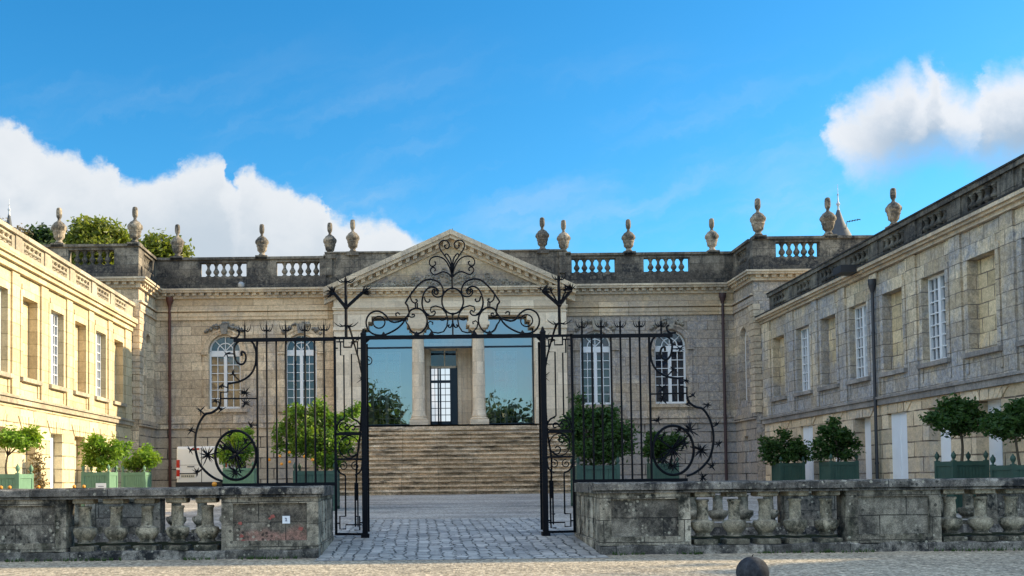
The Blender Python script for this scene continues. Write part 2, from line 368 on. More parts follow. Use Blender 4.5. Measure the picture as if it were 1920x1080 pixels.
M['wall_panel'] = stone('recessed_panel_stone', (0.21,0.193,0.165), (0.40,0.37,0.315), (0.03,0.03,0.028), 0.8, 0.34, 0.007, gcol=(0.022,0.023,0.026), gamt=0.97, gscale=1.7, gthr=0.475, light=(0.38,0.35,0.285), speck=0.85, streak=0.4, bump=1.0, fs=70)
M['painted_panel'] = stone('red_stained_panel_stone', (0.17,0.155,0.13), (0.32,0.29,0.245), (0.03,0.03,0.028), 0.8, 0.34, 0.007, gcol=(0.022,0.023,0.026), gamt=0.93, gscale=1.9, gthr=0.49, light=(0.40,0.37,0.30), speck=0.85, streak=0.3, bump=1.0, paint=(-2.75, -1.62, 0.6, 0.96, (0.34,0.20,0.165)), fs=70)
M['coping'] = stone('lichen_coping_stone', (0.19,0.18,0.165), (0.36,0.34,0.31), (0.03,0.03,0.028), 1.15, 0.9, 0.006, gcol=(0.025,0.027,0.031), gamt=0.96, gscale=2.6, gthr=0.48, light=(0.42,0.39,0.345), speck=0.9, streak=0.35, bump=1.0, fs=70)
M['baluster'] = stone('baluster_stone', (0.34,0.305,0.235), (0.48,0.435,0.34), J, 1, 1, 0.0, gcol=(0.05,0.052,0.042), gamt=0.95, gscale=3.2, gthr=0.485, speck=0.8, low=(0.6, 1.0, 0.14, -0.04), bump=0.9, fs=70)
M['pale_pier'] = stone('pale_gate_pier_stone', (0.34,0.31,0.25), (0.54,0.495,0.41), (0.05,0.045,0.04), 0.6, 0.33, 0.006, gcol=(0.028,0.03,0.026), gamt=0.97, gscale=2.6, gthr=0.495, speck=0.85, streak=0.35, bump=1.0, fs=70)
M['inside'] = plain('interior_plaster', (0.10,0.095,0.09), 0.9)
M['hall'] = plain('hall_plaster', (0.55,0.50,0.42), 0.9, var=0.06)
M['iron'] = plain('black_wrought_iron', (0.003,0.004,0.007), 0.6, 0.0, 0.3, 20, 0.3, spec=.15)
M['white'] = plain('white_painted_wood', (0.72,0.73,0.74), 0.5, var=0.05)
M['shutter'] = plain('white_shutter_paint', (0.76,0.78,0.81), 0.55, var=0.09, scale=2.5)
M['dark_metal'] = plain('dark_metal_frame', (0.012,0.022,0.035), 0.35, 0.4)
M['lead'] = plain('dark_lead', (0.02,0.02,0.022), 0.6)
M['rust'] = plain('rusty_brown_pipe', (0.10,0.032,0.020), 0.6, var=0.3)
M['pipe_brown'] = plain('dark_brown_pipe', (0.045,0.022,0.024), 0.6, var=0.3)
M['pipe_dark'] = plain('dark_grey_pipe', (0.030,0.032,0.040), 0.5, var=0.3)
M['slate'] = plain('roof_slate', (0.06,0.063,0.07), 0.7, var=0.3, scale=6, bump=0.5)
M['zinc'] = plain('pale_zinc', (0.45,0.46,0.48), 0.5, 0.3)
M['roof'] = plain('roof_covering', (0.12,0.11,0.10), 0.9)
def glass_dark(name, col, rough=0.04, ior=1.9):
    m, n, b = newmat(name)
    g = n.n('ShaderNodeNewGeometry'); x, y, z = n.sep(g.outputs['Position'])
    f = n.noise(g.outputs['Position'], 1.1, 3)
    n.l(n.mix(n.ramp(f, .35, .65), c4([c*.5 for c in col]), c4([c*1.5 for c in col])), b.inputs['Base Color'])
    b.inputs['Roughness'].default_value = rough; b.inputs['IOR'].default_value = ior
    bp = n.n('ShaderNodeBump'); bp.inputs['Strength'].default_value = 0.25; bp.inputs['Distance'].default_value = 0.02
    n.l(n.noise(g.outputs['Position'], 2.2, 2), bp.inputs['Height']); n.l(bp.outputs[0], b.inputs['Normal'])
    return m
M['pane'] = glass_dark('old_window_glass', (0.012,0.016,0.028))
M['pane_warm'] = glass_dark('curtained_window_glass', (0.085,0.075,0.062))
M['pane_wing'] = glass_dark('wing_window_glass', (0.10,0.11,0.13))
def clear_glass():
    m = bpy.data.materials.new('mirrored_sheet_glass'); m.use_nodes = True; n = N(m.node_tree)
    out = n.n('ShaderNodeOutputMaterial'); mx = n.n('ShaderNodeMixShader'); tr = n.n('ShaderNodeBsdfTransparent'); gl = n.n('ShaderNodeBsdfGlossy')
    tr.inputs[0].default_value = (0.86, 0.92, 0.94, 1); gl.inputs[0].default_value = (0.84, 0.88, 0.92, 1); gl.inputs[1].default_value = 0.0
    fr = n.n('ShaderNodeFresnel'); fr.inputs[0].default_value = 2.4
    g = n.n('ShaderNodeNewGeometry'); bp = n.n('ShaderNodeBump'); bp.inputs['Strength'].default_value = 0.10; bp.inputs['Distance'].default_value = 0.02
    n.l(n.noise(g.outputs['Position'], 1.3, 2), bp.inputs['Height']); n.l(bp.outputs[0], gl.inputs['Normal'])
    n.l(n.math('ADD', fr.outputs[0], 0.24, clamp=True), mx.inputs[0]); n.l(tr.outputs[0], mx.inputs[1]); n.l(gl.outputs[0], mx.inputs[2]); n.l(mx.outputs[0], out.inputs[0])
    return m
M['sheet'] = clear_glass()
def gravel(name, c1, c2, c3, scale=55.0, big=0.35):
    m, n, b = newmat(name); g = n.n('ShaderNodeNewGeometry'); P = g.outputs['Position']
    vo = n.n('ShaderNodeTexVoronoi'); n.l(P, vo.inputs['Vector']); vo.inputs['Scale'].default_value = scale
    r = n.sep(vo.outputs['Color'])[0]
    col = n.mix(r, c4(c1), c4(c2))
    col = n.mix(n.ramp(n.noise(P, scale * .35, 3, .7), .5, .7, 0, .8), col, c4(c3))
    col = n.mix(1.0, col, n.mix(n.ramp(n.noise(P, 13, 5, .75), .36, .64), (0.62,0.62,0.62,1), (1.32,1.31,1.29,1)), 'MULTIPLY')
    lf = n.noise(P, 0.5, 5, .6)
    col = n.mix(1.0, col, n.mix(n.ramp(lf, .3, .7), (0.78,0.78,0.80,1), (1.12,1.10,1.08,1)), 'MULTIPLY')
    x, y, z = n.sep(P)
    tr = n.noise(n.xyz(n.math('MULTIPLY', x, .12), n.math('MULTIPLY', y, 1.1), 0), 1.0, 4, .6)
    col = n.mix(1.0, col, n.mix(n.ramp(tr, .35, .65), (1 - big, 1 - big, 1 - big, 1), (1 + big*.6, 1 + big*.6, 1 + big*.6, 1)), 'MULTIPLY')
    n.l(col, b.inputs['Base Color']); b.inputs['Roughness'].default_value = .95; b.inputs['Specular IOR Level'].default_value = .15
    bp = n.n('ShaderNodeBump'); bp.inputs['Strength'].default_value = .7; bp.inputs['Distance'].default_value = .012
    n.l(vo.outputs['Distance'], bp.inputs['Height']); n.l(bp.outputs[0], b.inputs['Normal']); return m
M['gravel'] = gravel('pale_gravel', (0.26,0.225,0.17), (0.58,0.50,0.38), (0.13,0.11,0.08), 36, 0.14)
M['gravel_c'] = gravel('courtyard_gravel', (0.32,0.30,0.27), (0.54,0.50,0.45), (0.21,0.20,0.18), 40, 0.25)
def cobbles():
    m, n, b = newmat('worn_cobbles'); g = n.n('ShaderNodeNewGeometry'); P = g.outputs['Position']
    x, y, z = n.sep(P)
    w = n.math('MULTIPLY', n.math('SUBTRACT', n.noise(P, 2.5, 3), .5), .5)
    uv = n.xyz(n.math('ADD', n.math('MULTIPLY', x, 5.4), w), n.math('ADD', n.math('MULTIPLY', y, 8.2), w), 0)
    vo = n.n('ShaderNodeTexVoronoi', feature='F1'); n.l(uv, vo.inputs['Vector']); vo.inputs['Scale'].default_value = 1.0; vo.inputs['Randomness'].default_value = .42
    ve = n.n('ShaderNodeTexVoronoi', feature='DISTANCE_TO_EDGE'); n.l(uv, ve.inputs['Vector']); ve.inputs['Scale'].default_value = 1.0; ve.inputs['Randomness'].default_value = .42
    t = n.sep(vo.outputs['Color'])[0]; joint = n.math('MULTIPLY', n.ramp(ve.outputs['Distance'], .09, .02), n.ramp(n.noise(P, 4, 3), .35, .55, .45, 1.0))
    col = n.mix(t, (0.30,0.28,0.255,1), (0.66,0.615,0.55,1))
    col = n.mix(n.ramp(n.noise(P, 1.3, 5, .7), .45, .65, 0, .6), col, (0.13,0.13,0.13,1))
    col = n.mix(n.ramp(n.noise(P, 22, 3, .7), .5, .75, 0, .6), col, (0.50,0.47,0.42,1))
    col = n.mix(joint, col, (0.040,0.040,0.036,1))
    n.l(col, b.inputs['Base Color']); b.inputs['Roughness'].default_value = .6
    bp = n.n('ShaderNodeBump'); bp.inputs['Strength'].default_value = .9; bp.inputs['Distance'].default_value = .04
    n.l(n.math('SUBTRACT', n.math('ADD', n.math('MULTIPLY', t, .3), n.math('MULTIPLY', n.noise(P, 14, 3), .5)), joint), bp.inputs['Height'])
    n.l(bp.outputs[0], b.inputs['Normal']); return m
M['cobble'] = cobbles()
def leafmat(name, a, bcol, c):
    m = bpy.data.materials.new(name); m.use_nodes = True; n = N(m.node_tree)
    out = n.n('ShaderNodeOutputMaterial'); df = n.n('ShaderNodeBsdfPrincipled'); tl = n.n('ShaderNodeBsdfTranslucent'); mx = n.n('ShaderNodeMixShader')
    g = n.n('ShaderNodeNewGeometry'); r = g.outputs['Random Per Island']
    col = n.mix(r, c4(a), c4(bcol)); col = n.mix(n.ramp(n.noise(g.outputs['Position'], 1.9, 3), .45, .7, 0, .7), col, c4(c))
    n.l(col, df.inputs['Base Color']); df.inputs['Roughness'].default_value = .5; df.inputs['Specular IOR Level'].default_value = .35
    n.l(n.mix(1.0, col, (1.5, 1.7, .7, 1), 'MULTIPLY'), tl.inputs[0])
    mx.inputs[0].default_value = .38; n.l(df.outputs[0], mx.inputs[1]); n.l(tl.outputs[0], mx.inputs[2]); n.l(mx.outputs[0], out.inputs[0]); return m
M['leaf_sun'] = leafmat('sunlit_orange_leaves', (0.08,0.17,0.02), (0.20,0.31,0.035), (0.26,0.31,0.025))  # copies of one leaf colour, sunlit to shaded, with the light painted in
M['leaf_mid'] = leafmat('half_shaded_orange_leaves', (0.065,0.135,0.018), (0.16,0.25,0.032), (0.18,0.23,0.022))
M['leaf_dark'] = leafmat('shaded_orange_leaves', (0.022,0.058,0.014), (0.06,0.12,0.025), (0.035,0.08,0.015))
M['leaf_tree'] = leafmat('woodland_leaves', (0.10,0.125,0.018), (0.23,0.23,0.04), (0.14,0.15,0.025))
M['leaf_far'] = leafmat('park_tree_leaves', (0.02,0.04,0.012), (0.05,0.08,0.02), (0.03,0.06,0.015))
M['leaf_brown'] = leafmat('autumn_leaves', (0.10,0.07,0.04), (0.18,0.12,0.06), (0.09,0.08,0.05))
M['bark'] = plain('tree_bark', (0.10,0.075,0.05), .9, var=.3, scale=14, bump=.6)
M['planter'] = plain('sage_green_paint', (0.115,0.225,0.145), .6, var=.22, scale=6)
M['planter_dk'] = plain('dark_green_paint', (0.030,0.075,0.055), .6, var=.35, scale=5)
M['soil'] = plain('soil', (0.05,0.035,0.025), .95)
M['orange'] = plain('orange_peel', (0.72,0.26,0.015), .45, var=.12, scale=20)
M['van'] = plain('white_van_paint', (0.74,0.72,0.68), .3, var=.02)
M['red'] = plain('red_lamp_lens', (0.42,0.015,0.012), .2)
M['lampwhite'] = plain('white_lamp_lens', (0.75,0.68,0.62), .2)
M['rubber'] = plain('black_rubber', (0.02,0.02,0.02), .8)
M['vanglass'] = plain('dark_van_glass', (0.02,0.025,0.03), .08)
M['plate'] = plain('registration_plate', (0.55,0.52,0.42), .4, var=.02)
M['ink'] = plain('dark_lettering', (0.02,0.03,0.10), .5)
M['sign'] = plain('white_enamel', (0.75,0.79,0.84), .35, var=.03)
M['ball'] = stone('dark_stone_ball', (0.03,0.033,0.042), (0.055,0.06,0.07), J, 1, 1, 0.0, gcol=(0.014,0.015,0.02), gamt=.8, gscale=5, gthr=.5, speck=.4)
M['redpaint'] = plain('faded_red_paint', (0.34,0.10,0.08), .9, var=.5, scale=26, bump=.5)
M['moss'] = plain('mossy_ground', (0.018,0.024,0.010), .95, var=.4, scale=10)
# ------------------------------------------------------------------ walls with real openings
class Plane:
    def __init__(s, kind, c, out): s.k, s.c, s.o = kind, c, out      # out: sign of the outward normal
    def P(s, u, v, d=0.0):
        return (u, s.c + s.o * d, v) if s.k == 'y' else (s.c + s.o * d, u, v)
    def box(s, mb, u0, u1, v0, v1, d0, d1):
        a = s.P(u0, v0, d0); b = s.P(u1, v1, d1); mb.box(a[0], b[0], a[1], b[1], a[2], b[2])
    def quad(s, mb, u0, u1, v0, v1, d):
        mb.quad(s.P(u0, v0, d), s.P(u1, v0, d), s.P(u1, v1, d), s.P(u0, v1, d))
def arc(uc, vs, r, n=14, a0=math.pi, a1=0.0):
    return [(uc + r * math.cos(a0 + (a1 - a0) * i / n), vs + r * math.sin(a0 + (a1 - a0) * i / n)) for i in range(n + 1)]
def wall_grid(mb, pl, u0, u1, v0, v1, holes, d=0.0):
    """holes: (ua, ub, va, vb, recess, arched)"""
    us = sorted({u0, u1, *[h[0] for h in holes], *[h[1] for h in holes]}); vs = sorted({v0, v1, *[h[2] for h in holes], *[h[3] for h in holes]})
    us = [u for u in us if u0 <= u <= u1]; vs = [v for v in vs if v0 <= v <= v1]
    for a, b in zip(us, us[1:]):
        for c, e in zip(vs, vs[1:]):
            um, vm = (a + b) / 2, (c + e) / 2
            if any(h[0] < um < h[1] and h[2] < vm < h[3] for h in holes): continue
            pl.quad(mb, a, b, c, e, d)
    for ua, ub, va, vb, rec, arched in holes:
        r = (ub - ua) / 2; vs_ = vb - r if arched else vb
        if rec:
            for u in (ua, ub): mb.quad(pl.P(u, va, d), pl.P(u, vs_, d), pl.P(u, vs_, d - rec), pl.P(u, va, d - rec))
            mb.quad(pl.P(ua, va, d), pl.P(ub, va, d), pl.P(ub, va, d - rec), pl.P(ua, va, d - rec))
        if arched:
            pts = arc((ua + ub) / 2, vs_, r); h = len(pts) // 2
            mb.poly([pl.P(ua, vb, d)] + [pl.P(*p, d) for p in pts[:h + 1][::-1]])
            mb.poly([pl.P(ub, vb, d)] + [pl.P(*p, d) for p in pts[h:][::-1]])
            for p, q in zip(pts, pts[1:]):
                mb.quad(pl.P(*p, d), pl.P(*q, d), pl.P(*q, d - rec), pl.P(*p, d - rec))
        elif rec:
            mb.quad(pl.P(ua, vb, d), pl.P(ub, vb, d), pl.P(ub, vb, d - rec), pl.P(ua, vb, d - rec))
def sash(pl, parent, u0, u1, v0, v1, d, rows, cols=2, arched=False, glass='pane', t=0.07, transom=None, mat='white', name='window'):
    """white casement window: frame and glazing bars in one mesh, its glass a sub-part"""
    fr = MB(); vs = v1; r = (u1 - u0) / 2; uc = (u0 + u1) / 2
    if arched: vs = v1 - r
    top = (vs - 0.22) if arched else v1
    pl.box(fr, u0, u0 + t, v0, vs, d - .05, d + .03); pl.box(fr, u1 - t, u1, v0, vs, d - .05, d + .03)
    pl.box(fr, u0 + t, u1 - t, v0, v0 + t * 1.3, d - .05, d + .03)
    if not arched: pl.box(fr, u0 + t, u1 - t, v1 - t, v1, d - .05, d + .03)
    else: pl.box(fr, u0 + t, u1 - t, top, vs + .02, d - .05, d + .05)
    pl.box(fr, uc - .065, uc + .065, v0 + t * 1.3, top if arched else v1 - t, d - .05, d + .045)
    lo, hi = v0 + t * 1.3, (top if arched else v1 - t)
    for a, b in ((u0 + t, uc - .065), (uc + .065, u1 - t)):
        for i in range(1, cols):
            u = a + (b - a) * i / cols; pl.box(fr, u - .013, u + .013, lo, hi, d - .03, d + .018)
        for j in range(1, rows):
            v = lo + (hi - lo) * j / rows; pl.box(fr, a, b, v - .014, v + .014, d - .03, d + .021)
    if arched:
        vb = vs + .02; rr = r
        o = arc(uc, vb, rr, 16); i_ = arc(uc, vb, rr - t, 16)
        for k in range(16):
            fr.prism([o[k], o[k+1], i_[k+1], i_[k]], pl.c + pl.o * (d - .05), pl.c + pl.o * (d + .03), 'y' if pl.k == 'y' else 'x')
        o = arc(uc, vb, rr * .52, 12); i_ = arc(uc, vb, rr * .46, 12)
        for k in range(12):
            fr.prism([o[k], o[k+1], i_[k+1], i_[k]], pl.c + pl.o * (d - .03), pl.c + pl.o * (d + .02), 'y' if pl.k == 'y' else 'x')
        for an in (R(45), R(90), R(135)):
            c, s_ = math.cos(an), math.sin(an); w = .016
            fr.prism([(uc - s_*w, vb + c*w), (uc + s_*w, vb - c*w), (uc + c*(rr-.03) + s_*w, vb + s_*(rr-.03) - c*w), (uc + c*(rr-.03) - s_*w, vb + s_*(rr-.03) + c*w)],
                     pl.c + pl.o * (d - .025), pl.c + pl.o * (d + .024), 'y' if pl.k == 'y' else 'x')
    w = part(name, fr, M[mat], parent)
    g = MB()
    if arched: g.poly([pl.P(u0, v0, d - .04), pl.P(u1, v0, d - .04)] + [pl.P(*p, d - .04) for p in arc(uc, vs, r, 16)[::-1]])
    else: pl.quad(g, u0, u1, v0, v1, d - .04)
    part('glass', g, M[glass], w)
    return w
def cornice_run(mb, pl, u0, u1, zt, zb, proj=.38, e0=0, e1=0, pitch=.31, scale=1.0):
    """fascia, row of dentils and bed mould; e0/e1 lengthen the ends so runs meet at corners"""
    h = zt - zb
    pl.box(mb, u0 - e0*proj, u1 + e1*proj, zt - .20*h, zt, -.1, proj)
    pl.box(mb, u0 - e0*proj*.86, u1 + e1*proj*.86, zt - .42*h, zt - .20*h, -.1, proj * .86)
    k = int((u1 - u0) / pitch)
    for i in range(k + 1):
        u = u0 + pitch * (i + .1); 
        if u + .17 < u1 + .01: pl.box(mb, u, u + .17, zt - .72*h, zt - .42*h, -.05, proj * .62)
    pl.box(mb, u0 - e0*.12, u1 + e1*.12, zt - 1.0*h, zt - .42*h, -.1, proj * .30)
BAL = [(.115,0),(.115,.10),(.085,.12),(.06,.17),(.085,.24),(.13,.34),(.125,.44),(.075,.56),(.055,.66),(.06,.78),(.085,.84),(.085,.88),(.11,.90),(.11,1.0)]
_bal = {}
def baluster_mesh(mat, h, r=1.0):
    k = (mat, round(h, 3), r)
    if k not in _bal:
        mb = MB(); mb.lathe(0, 0, 0, BAL, 10, h, r); _bal[k] = mb.mesh('baluster', M[mat], (0,0,0), 50)
    return _bal[k]

# ------------------------------------------------------------------ ground
XL, XR = -11.25, 13.45            # faces of the two wings
def rows_sheet(mb, x0, x1, ys, dz=0.0, xn=1):
    for a, b in zip(ys, ys[1:]):
        for i in range(xn):
            xa = x0 + (x1 - x0) * i / xn; xb = x0 + (x1 - x0) * (i + 1) / xn
            mb.quad((xa, a, gz(max(a,0)) + dz), (xb, a, gz(max(a,0)) + dz), (xb, b, gz(max(b,0)) + dz), (xa, b, gz(max(b,0)) + dz))
BX0, BX1 = -1.55, 2.72            # passage between the balustrades
g = MB()
rows_sheet(g, -120, 120, [-120, 0, 15.0, 15.35]); rows_sheet(g, BX0 - .35, BX1 + .35, [15.35, 17.55])
structure('ground', g, M['gravel'])
g = MB(); rows_sheet(g, -60, 60, [17.55, 18.1, 42, 60]); g.quad((-400, 60, gz(60)), (400, 60, gz(60)), (400, 900, gz(60)), (-400, 900, gz(60)))
structure('courtyard_ground', g, M['gravel_c'])
g = MB(); rows_sheet(g, BX0 + .02, BX1 - .02, [14.55, 15.0, 18.1, 22.6], .004); structure('cobbled_path', g, M['cobble'])
g = MB()
for a, b in ((-60, BX0 - .35), (BX1 + .35, 60)):
    g.quad((a, 15.35, -1.0), (b, 15.35, -1.0), (b, 17.55, -1.0), (a, 17.55, -1.0))
    g.quad((a, 15.35, -1.0), (b, 15.35, -1.0), (b, 15.35, gz(15.35)), (a, 15.35, gz(15.35)))
    g.quad((a, 17.55, -1.0), (b, 17.55, -1.0), (b, 17.55, gz(17.55)), (a, 17.55, gz(17.55)))
for x in (BX0 - .35, BX1 + .35): g.quad((x, 15.35, -1.0), (x, 17.55, -1.0), (x, 17.55, gz(17.55)), (x, 15.35, gz(15.35)))
structure('dry_moat_ground', g, M['moss'])

# ------------------------------------------------------------------ the main range
YF = 42.0; YP = 39.45; YO = 41.45            # facade, corner pavilions, portico front
PXL, PXR = -10.94, 13.14                     # inner faces of the pavilions
Z = lambda y: zy(y, YF)
ZTOP, ZOP1, ZOP0, ZCT, ZCB = Z(478.5), Z(488), Z(515), Z(539), Z(556)
ZAR1, ZAR0, ZS1, ZS0 = Z(577), Z(596), Z(788), Z(799)
ZG = gz(42)
fx = lambda px, py=640: at(px, py, YF).x
chateau = thing('chateau', 'long stone main range with columned portico and pediment, closing the courtyard', 'building', (1.1, YF, ZG))
PF = Plane('y', YF, -1)
PO_L, PO_R = fx(627), fx(1060)               # portico flanks
wins = [fx(421), fx(564), fx(1117), fx(1257)]
ww = .66
wz0, wz1 = Z(762), Z(624)
for a, b, ws in ((PXL, PO_L, wins[:2]), (PO_R, PXR, wins[2:])):
    up = MB(); low = MB()
    wall_grid(up, PF, a, b, ZS0, ZAR0, [(w - ww, w + ww, wz0, wz1, .30, True) for w in ws])
    wall_grid(low, PF, a, b, ZG - .5, ZS0, [], 0.0)
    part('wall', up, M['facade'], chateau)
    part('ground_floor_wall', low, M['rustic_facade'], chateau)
    m = MB()
    PF.box(m, a, b, ZS0, ZS1, -.1, .09); PF.box(m, a, b, ZS1 - .03, ZS1 + .05, -.1, .13)
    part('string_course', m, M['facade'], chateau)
    m = MB()
    PF.box(m, a, b, ZAR0, ZCB, -.2, .02)
    PF.box(m, a, b, ZAR0, ZAR0 + .14, -.1, .07); PF.box(m, a, b, ZAR0 + .14, ZAR0 + .30, -.1, .10); PF.box(m, a, b, ZAR1 - .08, ZAR1, -.1, .15)
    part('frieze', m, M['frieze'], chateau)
# pavilion fronts and sides
PVL, PVR = -19.0, 19.6
SL = Plane('x', PXL, 1); SR = Plane('x', PXR, -1); PP = Plane('y', YP, -1)
for a, b, sp, c_, e_ in ((PXL, PO_L - .35, SL, PVL, PXL), (PO_R + .35, PXR, SR, PXR, PVR)):
    m = MB(); cornice_run(m, PF, a, b, ZCT, ZCB); cornice_run(m, sp, YP, YF - .38, ZCT, ZCB, e0=1)
    cornice_run(m, PP, c_, e_, ZCT - .002, ZCB + .002, proj=.378)
    part('cornice', m, M['cornice'], chateau)
# window surrounds, keystones, sills
for k, w in enumerate(wins):
    s = MB(); vs = wz1 - ww
    for r0, r1, dd in ((ww + .01, ww + .17, .07), (ww + .17, ww + .25, .10)):
        o = arc(w, vs, r1, 16); i_ = arc(w, vs, r0, 16)
        for q in range(16): s.prism([o[q], o[q+1], i_[q+1], i_[q]], YF - dd, YF + .05, 'y')
    for sg in (-1, 1):
        PF.box(s, w + sg * (ww + .005), w + sg * (ww + .30), vs - .16, vs, -.05, .11)
        PF.box(s, w + sg * (ww + .03), w + sg * (ww + .22), wz0 - .02, vs - .16, -.05, .035)
    PF.box(s, w - ww - .30, w + ww + .30, wz0 - .16, wz0 - .02, -.2, .14)
    PF.box(s, w - ww - .18, w + ww + .18, ZS1 + .05, wz0 - .16, -.05, .03)
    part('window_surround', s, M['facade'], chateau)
    c = MB(); rnd = random.Random(k + 3)
    c.prism([(w - .10, wz1 + .02), (w + .10, wz1 + .02), (w + .17, wz1 + .42), (w - .17, wz1 + .42)], YF - .18, YF, 'y')
    for i in range(26):
        t = rnd.uniform(-1, 1); zz = wz1 + .22 + .22 * (1 - t*t) + rnd.uniform(-.08, .08) - .16 * abs(t)
        rr = rnd.uniform(.05, .10); c.lathe(w + t * .82, YF - .03, zz, [(0.3*rr, -rr), (rr, 0), (.3*rr, rr)], 6)
    part('carved_keystone', c, M['carving'], chateau, 60)
    sash(PF, chateau, w - ww, w + ww, wz0, wz1, -.22, 6, 2, True, ['pane_warm', 'pane', 'pane_warm', 'pane'][k] if k != 2 else 'pane')
# parapet
par = MB()
def parapet_front(pl, a, b, ops, dd=0.0, th=.34):
    """solid band with cut openings, from the cornice to the coping"""
    pl.box(par, a, b, ZCT, ZOP0, -th, .06 + dd)
    pl.box(par, a, b, ZOP1, ZTOP - .10, -th, .0 + dd)
    ed = [a] + [e for o in ops for e in o] + [b]
    for p, q in zip(ed[0::2], ed[1::2]): pl.box(par, p, q, ZOP0, ZOP1, -th, .0 + dd)
    pl.box(par, a, b, ZTOP - .10, ZTOP, -th - .06, .08 + dd)
def bals(pl, a, b, n, th=.34, parent=None, mat='parapet', r=.98):
    me = baluster_mesh(mat, ZOP1 - ZOP0, r)
    for i in range(n):
        u = a + (b - a) * (i + .5) / n if n != 5 else a + (b - a) * (i + 1) / 6
        inst('baluster', me, pl.P(u, ZOP0, -th / 2), parent)
XA = lambda px: fx(px, 500)
opsL = [(XA(375), XA(462)), (XA(518), XA(607))]; opsR = [(XA(1068), XA(1155)), (XA(1207), XA(1294))]
ATL, ATR = XA(611), XA(1060)
parapet_front(PF, PXL, ATL, opsL); parapet_front(PF, ATR, PXR, opsR)
XP = lambda px: at(px, 480, YP).x
opPL = (XP(128), XP(214)); opPR = (XP(1455), XP(1538))
parapet_front(PP, PVL, PXL, [opPL]); parapet_front(PP, PXR, PVR, [opPR])
for pl in (SL, SR):
    parapet_front(pl, YP + .34, YF - .0, [(YP + .75, YF - .45)])
PF.box(par, ATL + .001, ATR - .001, ZCT, Z(473.5), -.6, -.02); PF.box(par, ATL - .05, ATR + .05, Z(473.5), Z(470.5), -.66, .05)
for x in (ATL, ATR): PF.box(par, x - .26, x + .26, ZOP0, ZTOP + .012, -.4, .06)
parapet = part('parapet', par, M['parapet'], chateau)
for o in opsL + opsR: bals(PF, o[0], o[1], 5, parent=parapet)
bals(PP, opPL[0], opPL[1], 5, parent=parapet); bals(PP, opPR[0], opPR[1], 5, parent=parapet)
for pl in (SL, SR): bals(pl, YP + .75, YF - .45, 5, parent=parapet)
# pavilions
for pl, s_, c_, e_ in ((SL, 1, PVL, PXL), (SR, -1, PXR, PVR)):
    uc = 40.85; m = MB()
    wall_grid(m, pl, YP, YF, ZS0, ZCB, [(uc - .42, uc + .42, wz0, wz1 - .1, .32, True)])
    wall_grid(m, PP, c_, e_, ZG - 1, ZCB, [])
    pl.box(m, YP + .02, YF, ZAR0, ZAR0 + .28, -.02, .07); pl.box(m, YP + .02, YF, ZAR1 - .08, ZAR1, -.02, .12)
    pl.box(m, 40.85 - .62, 40.85 - .45, wz0 - .1, wz1 - .5, -.02, .05); pl.box(m, 40.85 + .45, 40.85 + .62, wz0 - .1, wz1 - .5, -.02, .05)
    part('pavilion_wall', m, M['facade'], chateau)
for pl in (SL, SR):
    m = MB(); wall_grid(m, pl, YP, YF, ZG - 1, ZS0, [(40.5, 41.0, ZG - .5, ZG + 2.0, .2, False)]); pl.box(m, YP + .0, YF, ZS0, ZS1, -.02, .10)
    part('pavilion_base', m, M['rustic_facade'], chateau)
rows_ = 17; hh = (ZAR0 - ZS1) / rows_
for s_, x in ((-1, PXL), (1, PXR)):
    q = MB()
    for j in range(rows_):
        L = .52 if j % 2 else .36; z0 = ZS1 + hh * j + .014; z1 = z0 + hh - .028
        q.box(x - s_ * .045, x + s_ * (L - .14), YP - .045, YP + (.88 - L), z0, z1)
    part('quoins', q, M['cornice'], chateau)
for pl in (SL, SR):
    sash(pl, chateau, 40.43, 41.27, wz0, wz1 - .1, -.24, 6, 1, True, 'pane')
    s = MB(); pl.quad(s, 40.5, 41.0, ZG - .5, ZG + 2.0, -.16); part('door', s, M['shutter'], chateau)
# roofs and closed backs
m = MB()
m.box(PXL - .3, PXR + .3, YF + .35, 47.2, ZCT - .3, ZCT + .02)
m.box(PVL, PXL - .02, YP + .35, 47.2, ZCT - .3, ZCT + .02); m.box(PXR + .02, PVR, YP + .35, 47.2, ZCT - .3, ZCT + .02)
part('roof', m, M['roof'], chateau)
DX0, DX1 = at(800, 700, 46).x, at(862, 700, 46).x; DZ0 = zy(798, 41.5); DZ1 = zy(690, 46)
PB = Plane('y', 47.0, 1)
m = MB(); wall_grid(m, PB, PVL, PVR, ZG - 1, ZCT - .3, [(DX0 - .3, DX1 + .5, DZ0, DZ1 + .3, 0, False)])
m.box(PVL - .02, PVL + .1, YP, 47, ZG - 1, ZCT - .3); m.box(PVR - .1, PVR + .02, YP, 47, ZG - 1, ZCT - .3)
part('back_wall', m, M['inside'], chateau)
# ------------------------------------------------------------------ portico
PO = Plane('y', YO, -1); xo = lambda px, py=640: at(px, py, YO).x; zo = lambda y: zy(y, YO)
G1, G0 = zo(592), zo(798)
bays = [(xo(683), xo(770.5)), (xo(797), xo(886.5)), (xo(908.5), xo(1003))]
m = MB()
wall_grid(m, PO, PO_L, PO_R, ZG - .4, zo(548), [(bays[0][0], bays[2][1], G0, G1, .55, False)])
m.box(PO_L, PO_L + .02, YO, YF, ZG - .4, zo(541)); m.box(PO_R - .02, PO_R, YO, YF, ZG - .4, zo(541))
PO.box(m, PO_L - .002, bays[0][0], zo(618), zo(612), -.01, .06); PO.box(m, bays[2][1], PO_R + .002, zo(618), zo(612), -.01, .06)
PO.box(m, PO_L - .02, PO_R + .02, zo(580), zo(577), -.01, .07); PO.box(m, PO_L - .02, PO_R + .02, zo(577), zo(574.5), -.01, .11)
PO.box(m, PO_L - .01, PO_R + .01, zo(587), zo(585), -.01, .03)
for x in (xo(655), xo(1031)): PO.box(m, x - .16, x + .16, zo(606), zo(594), -.01, .025)
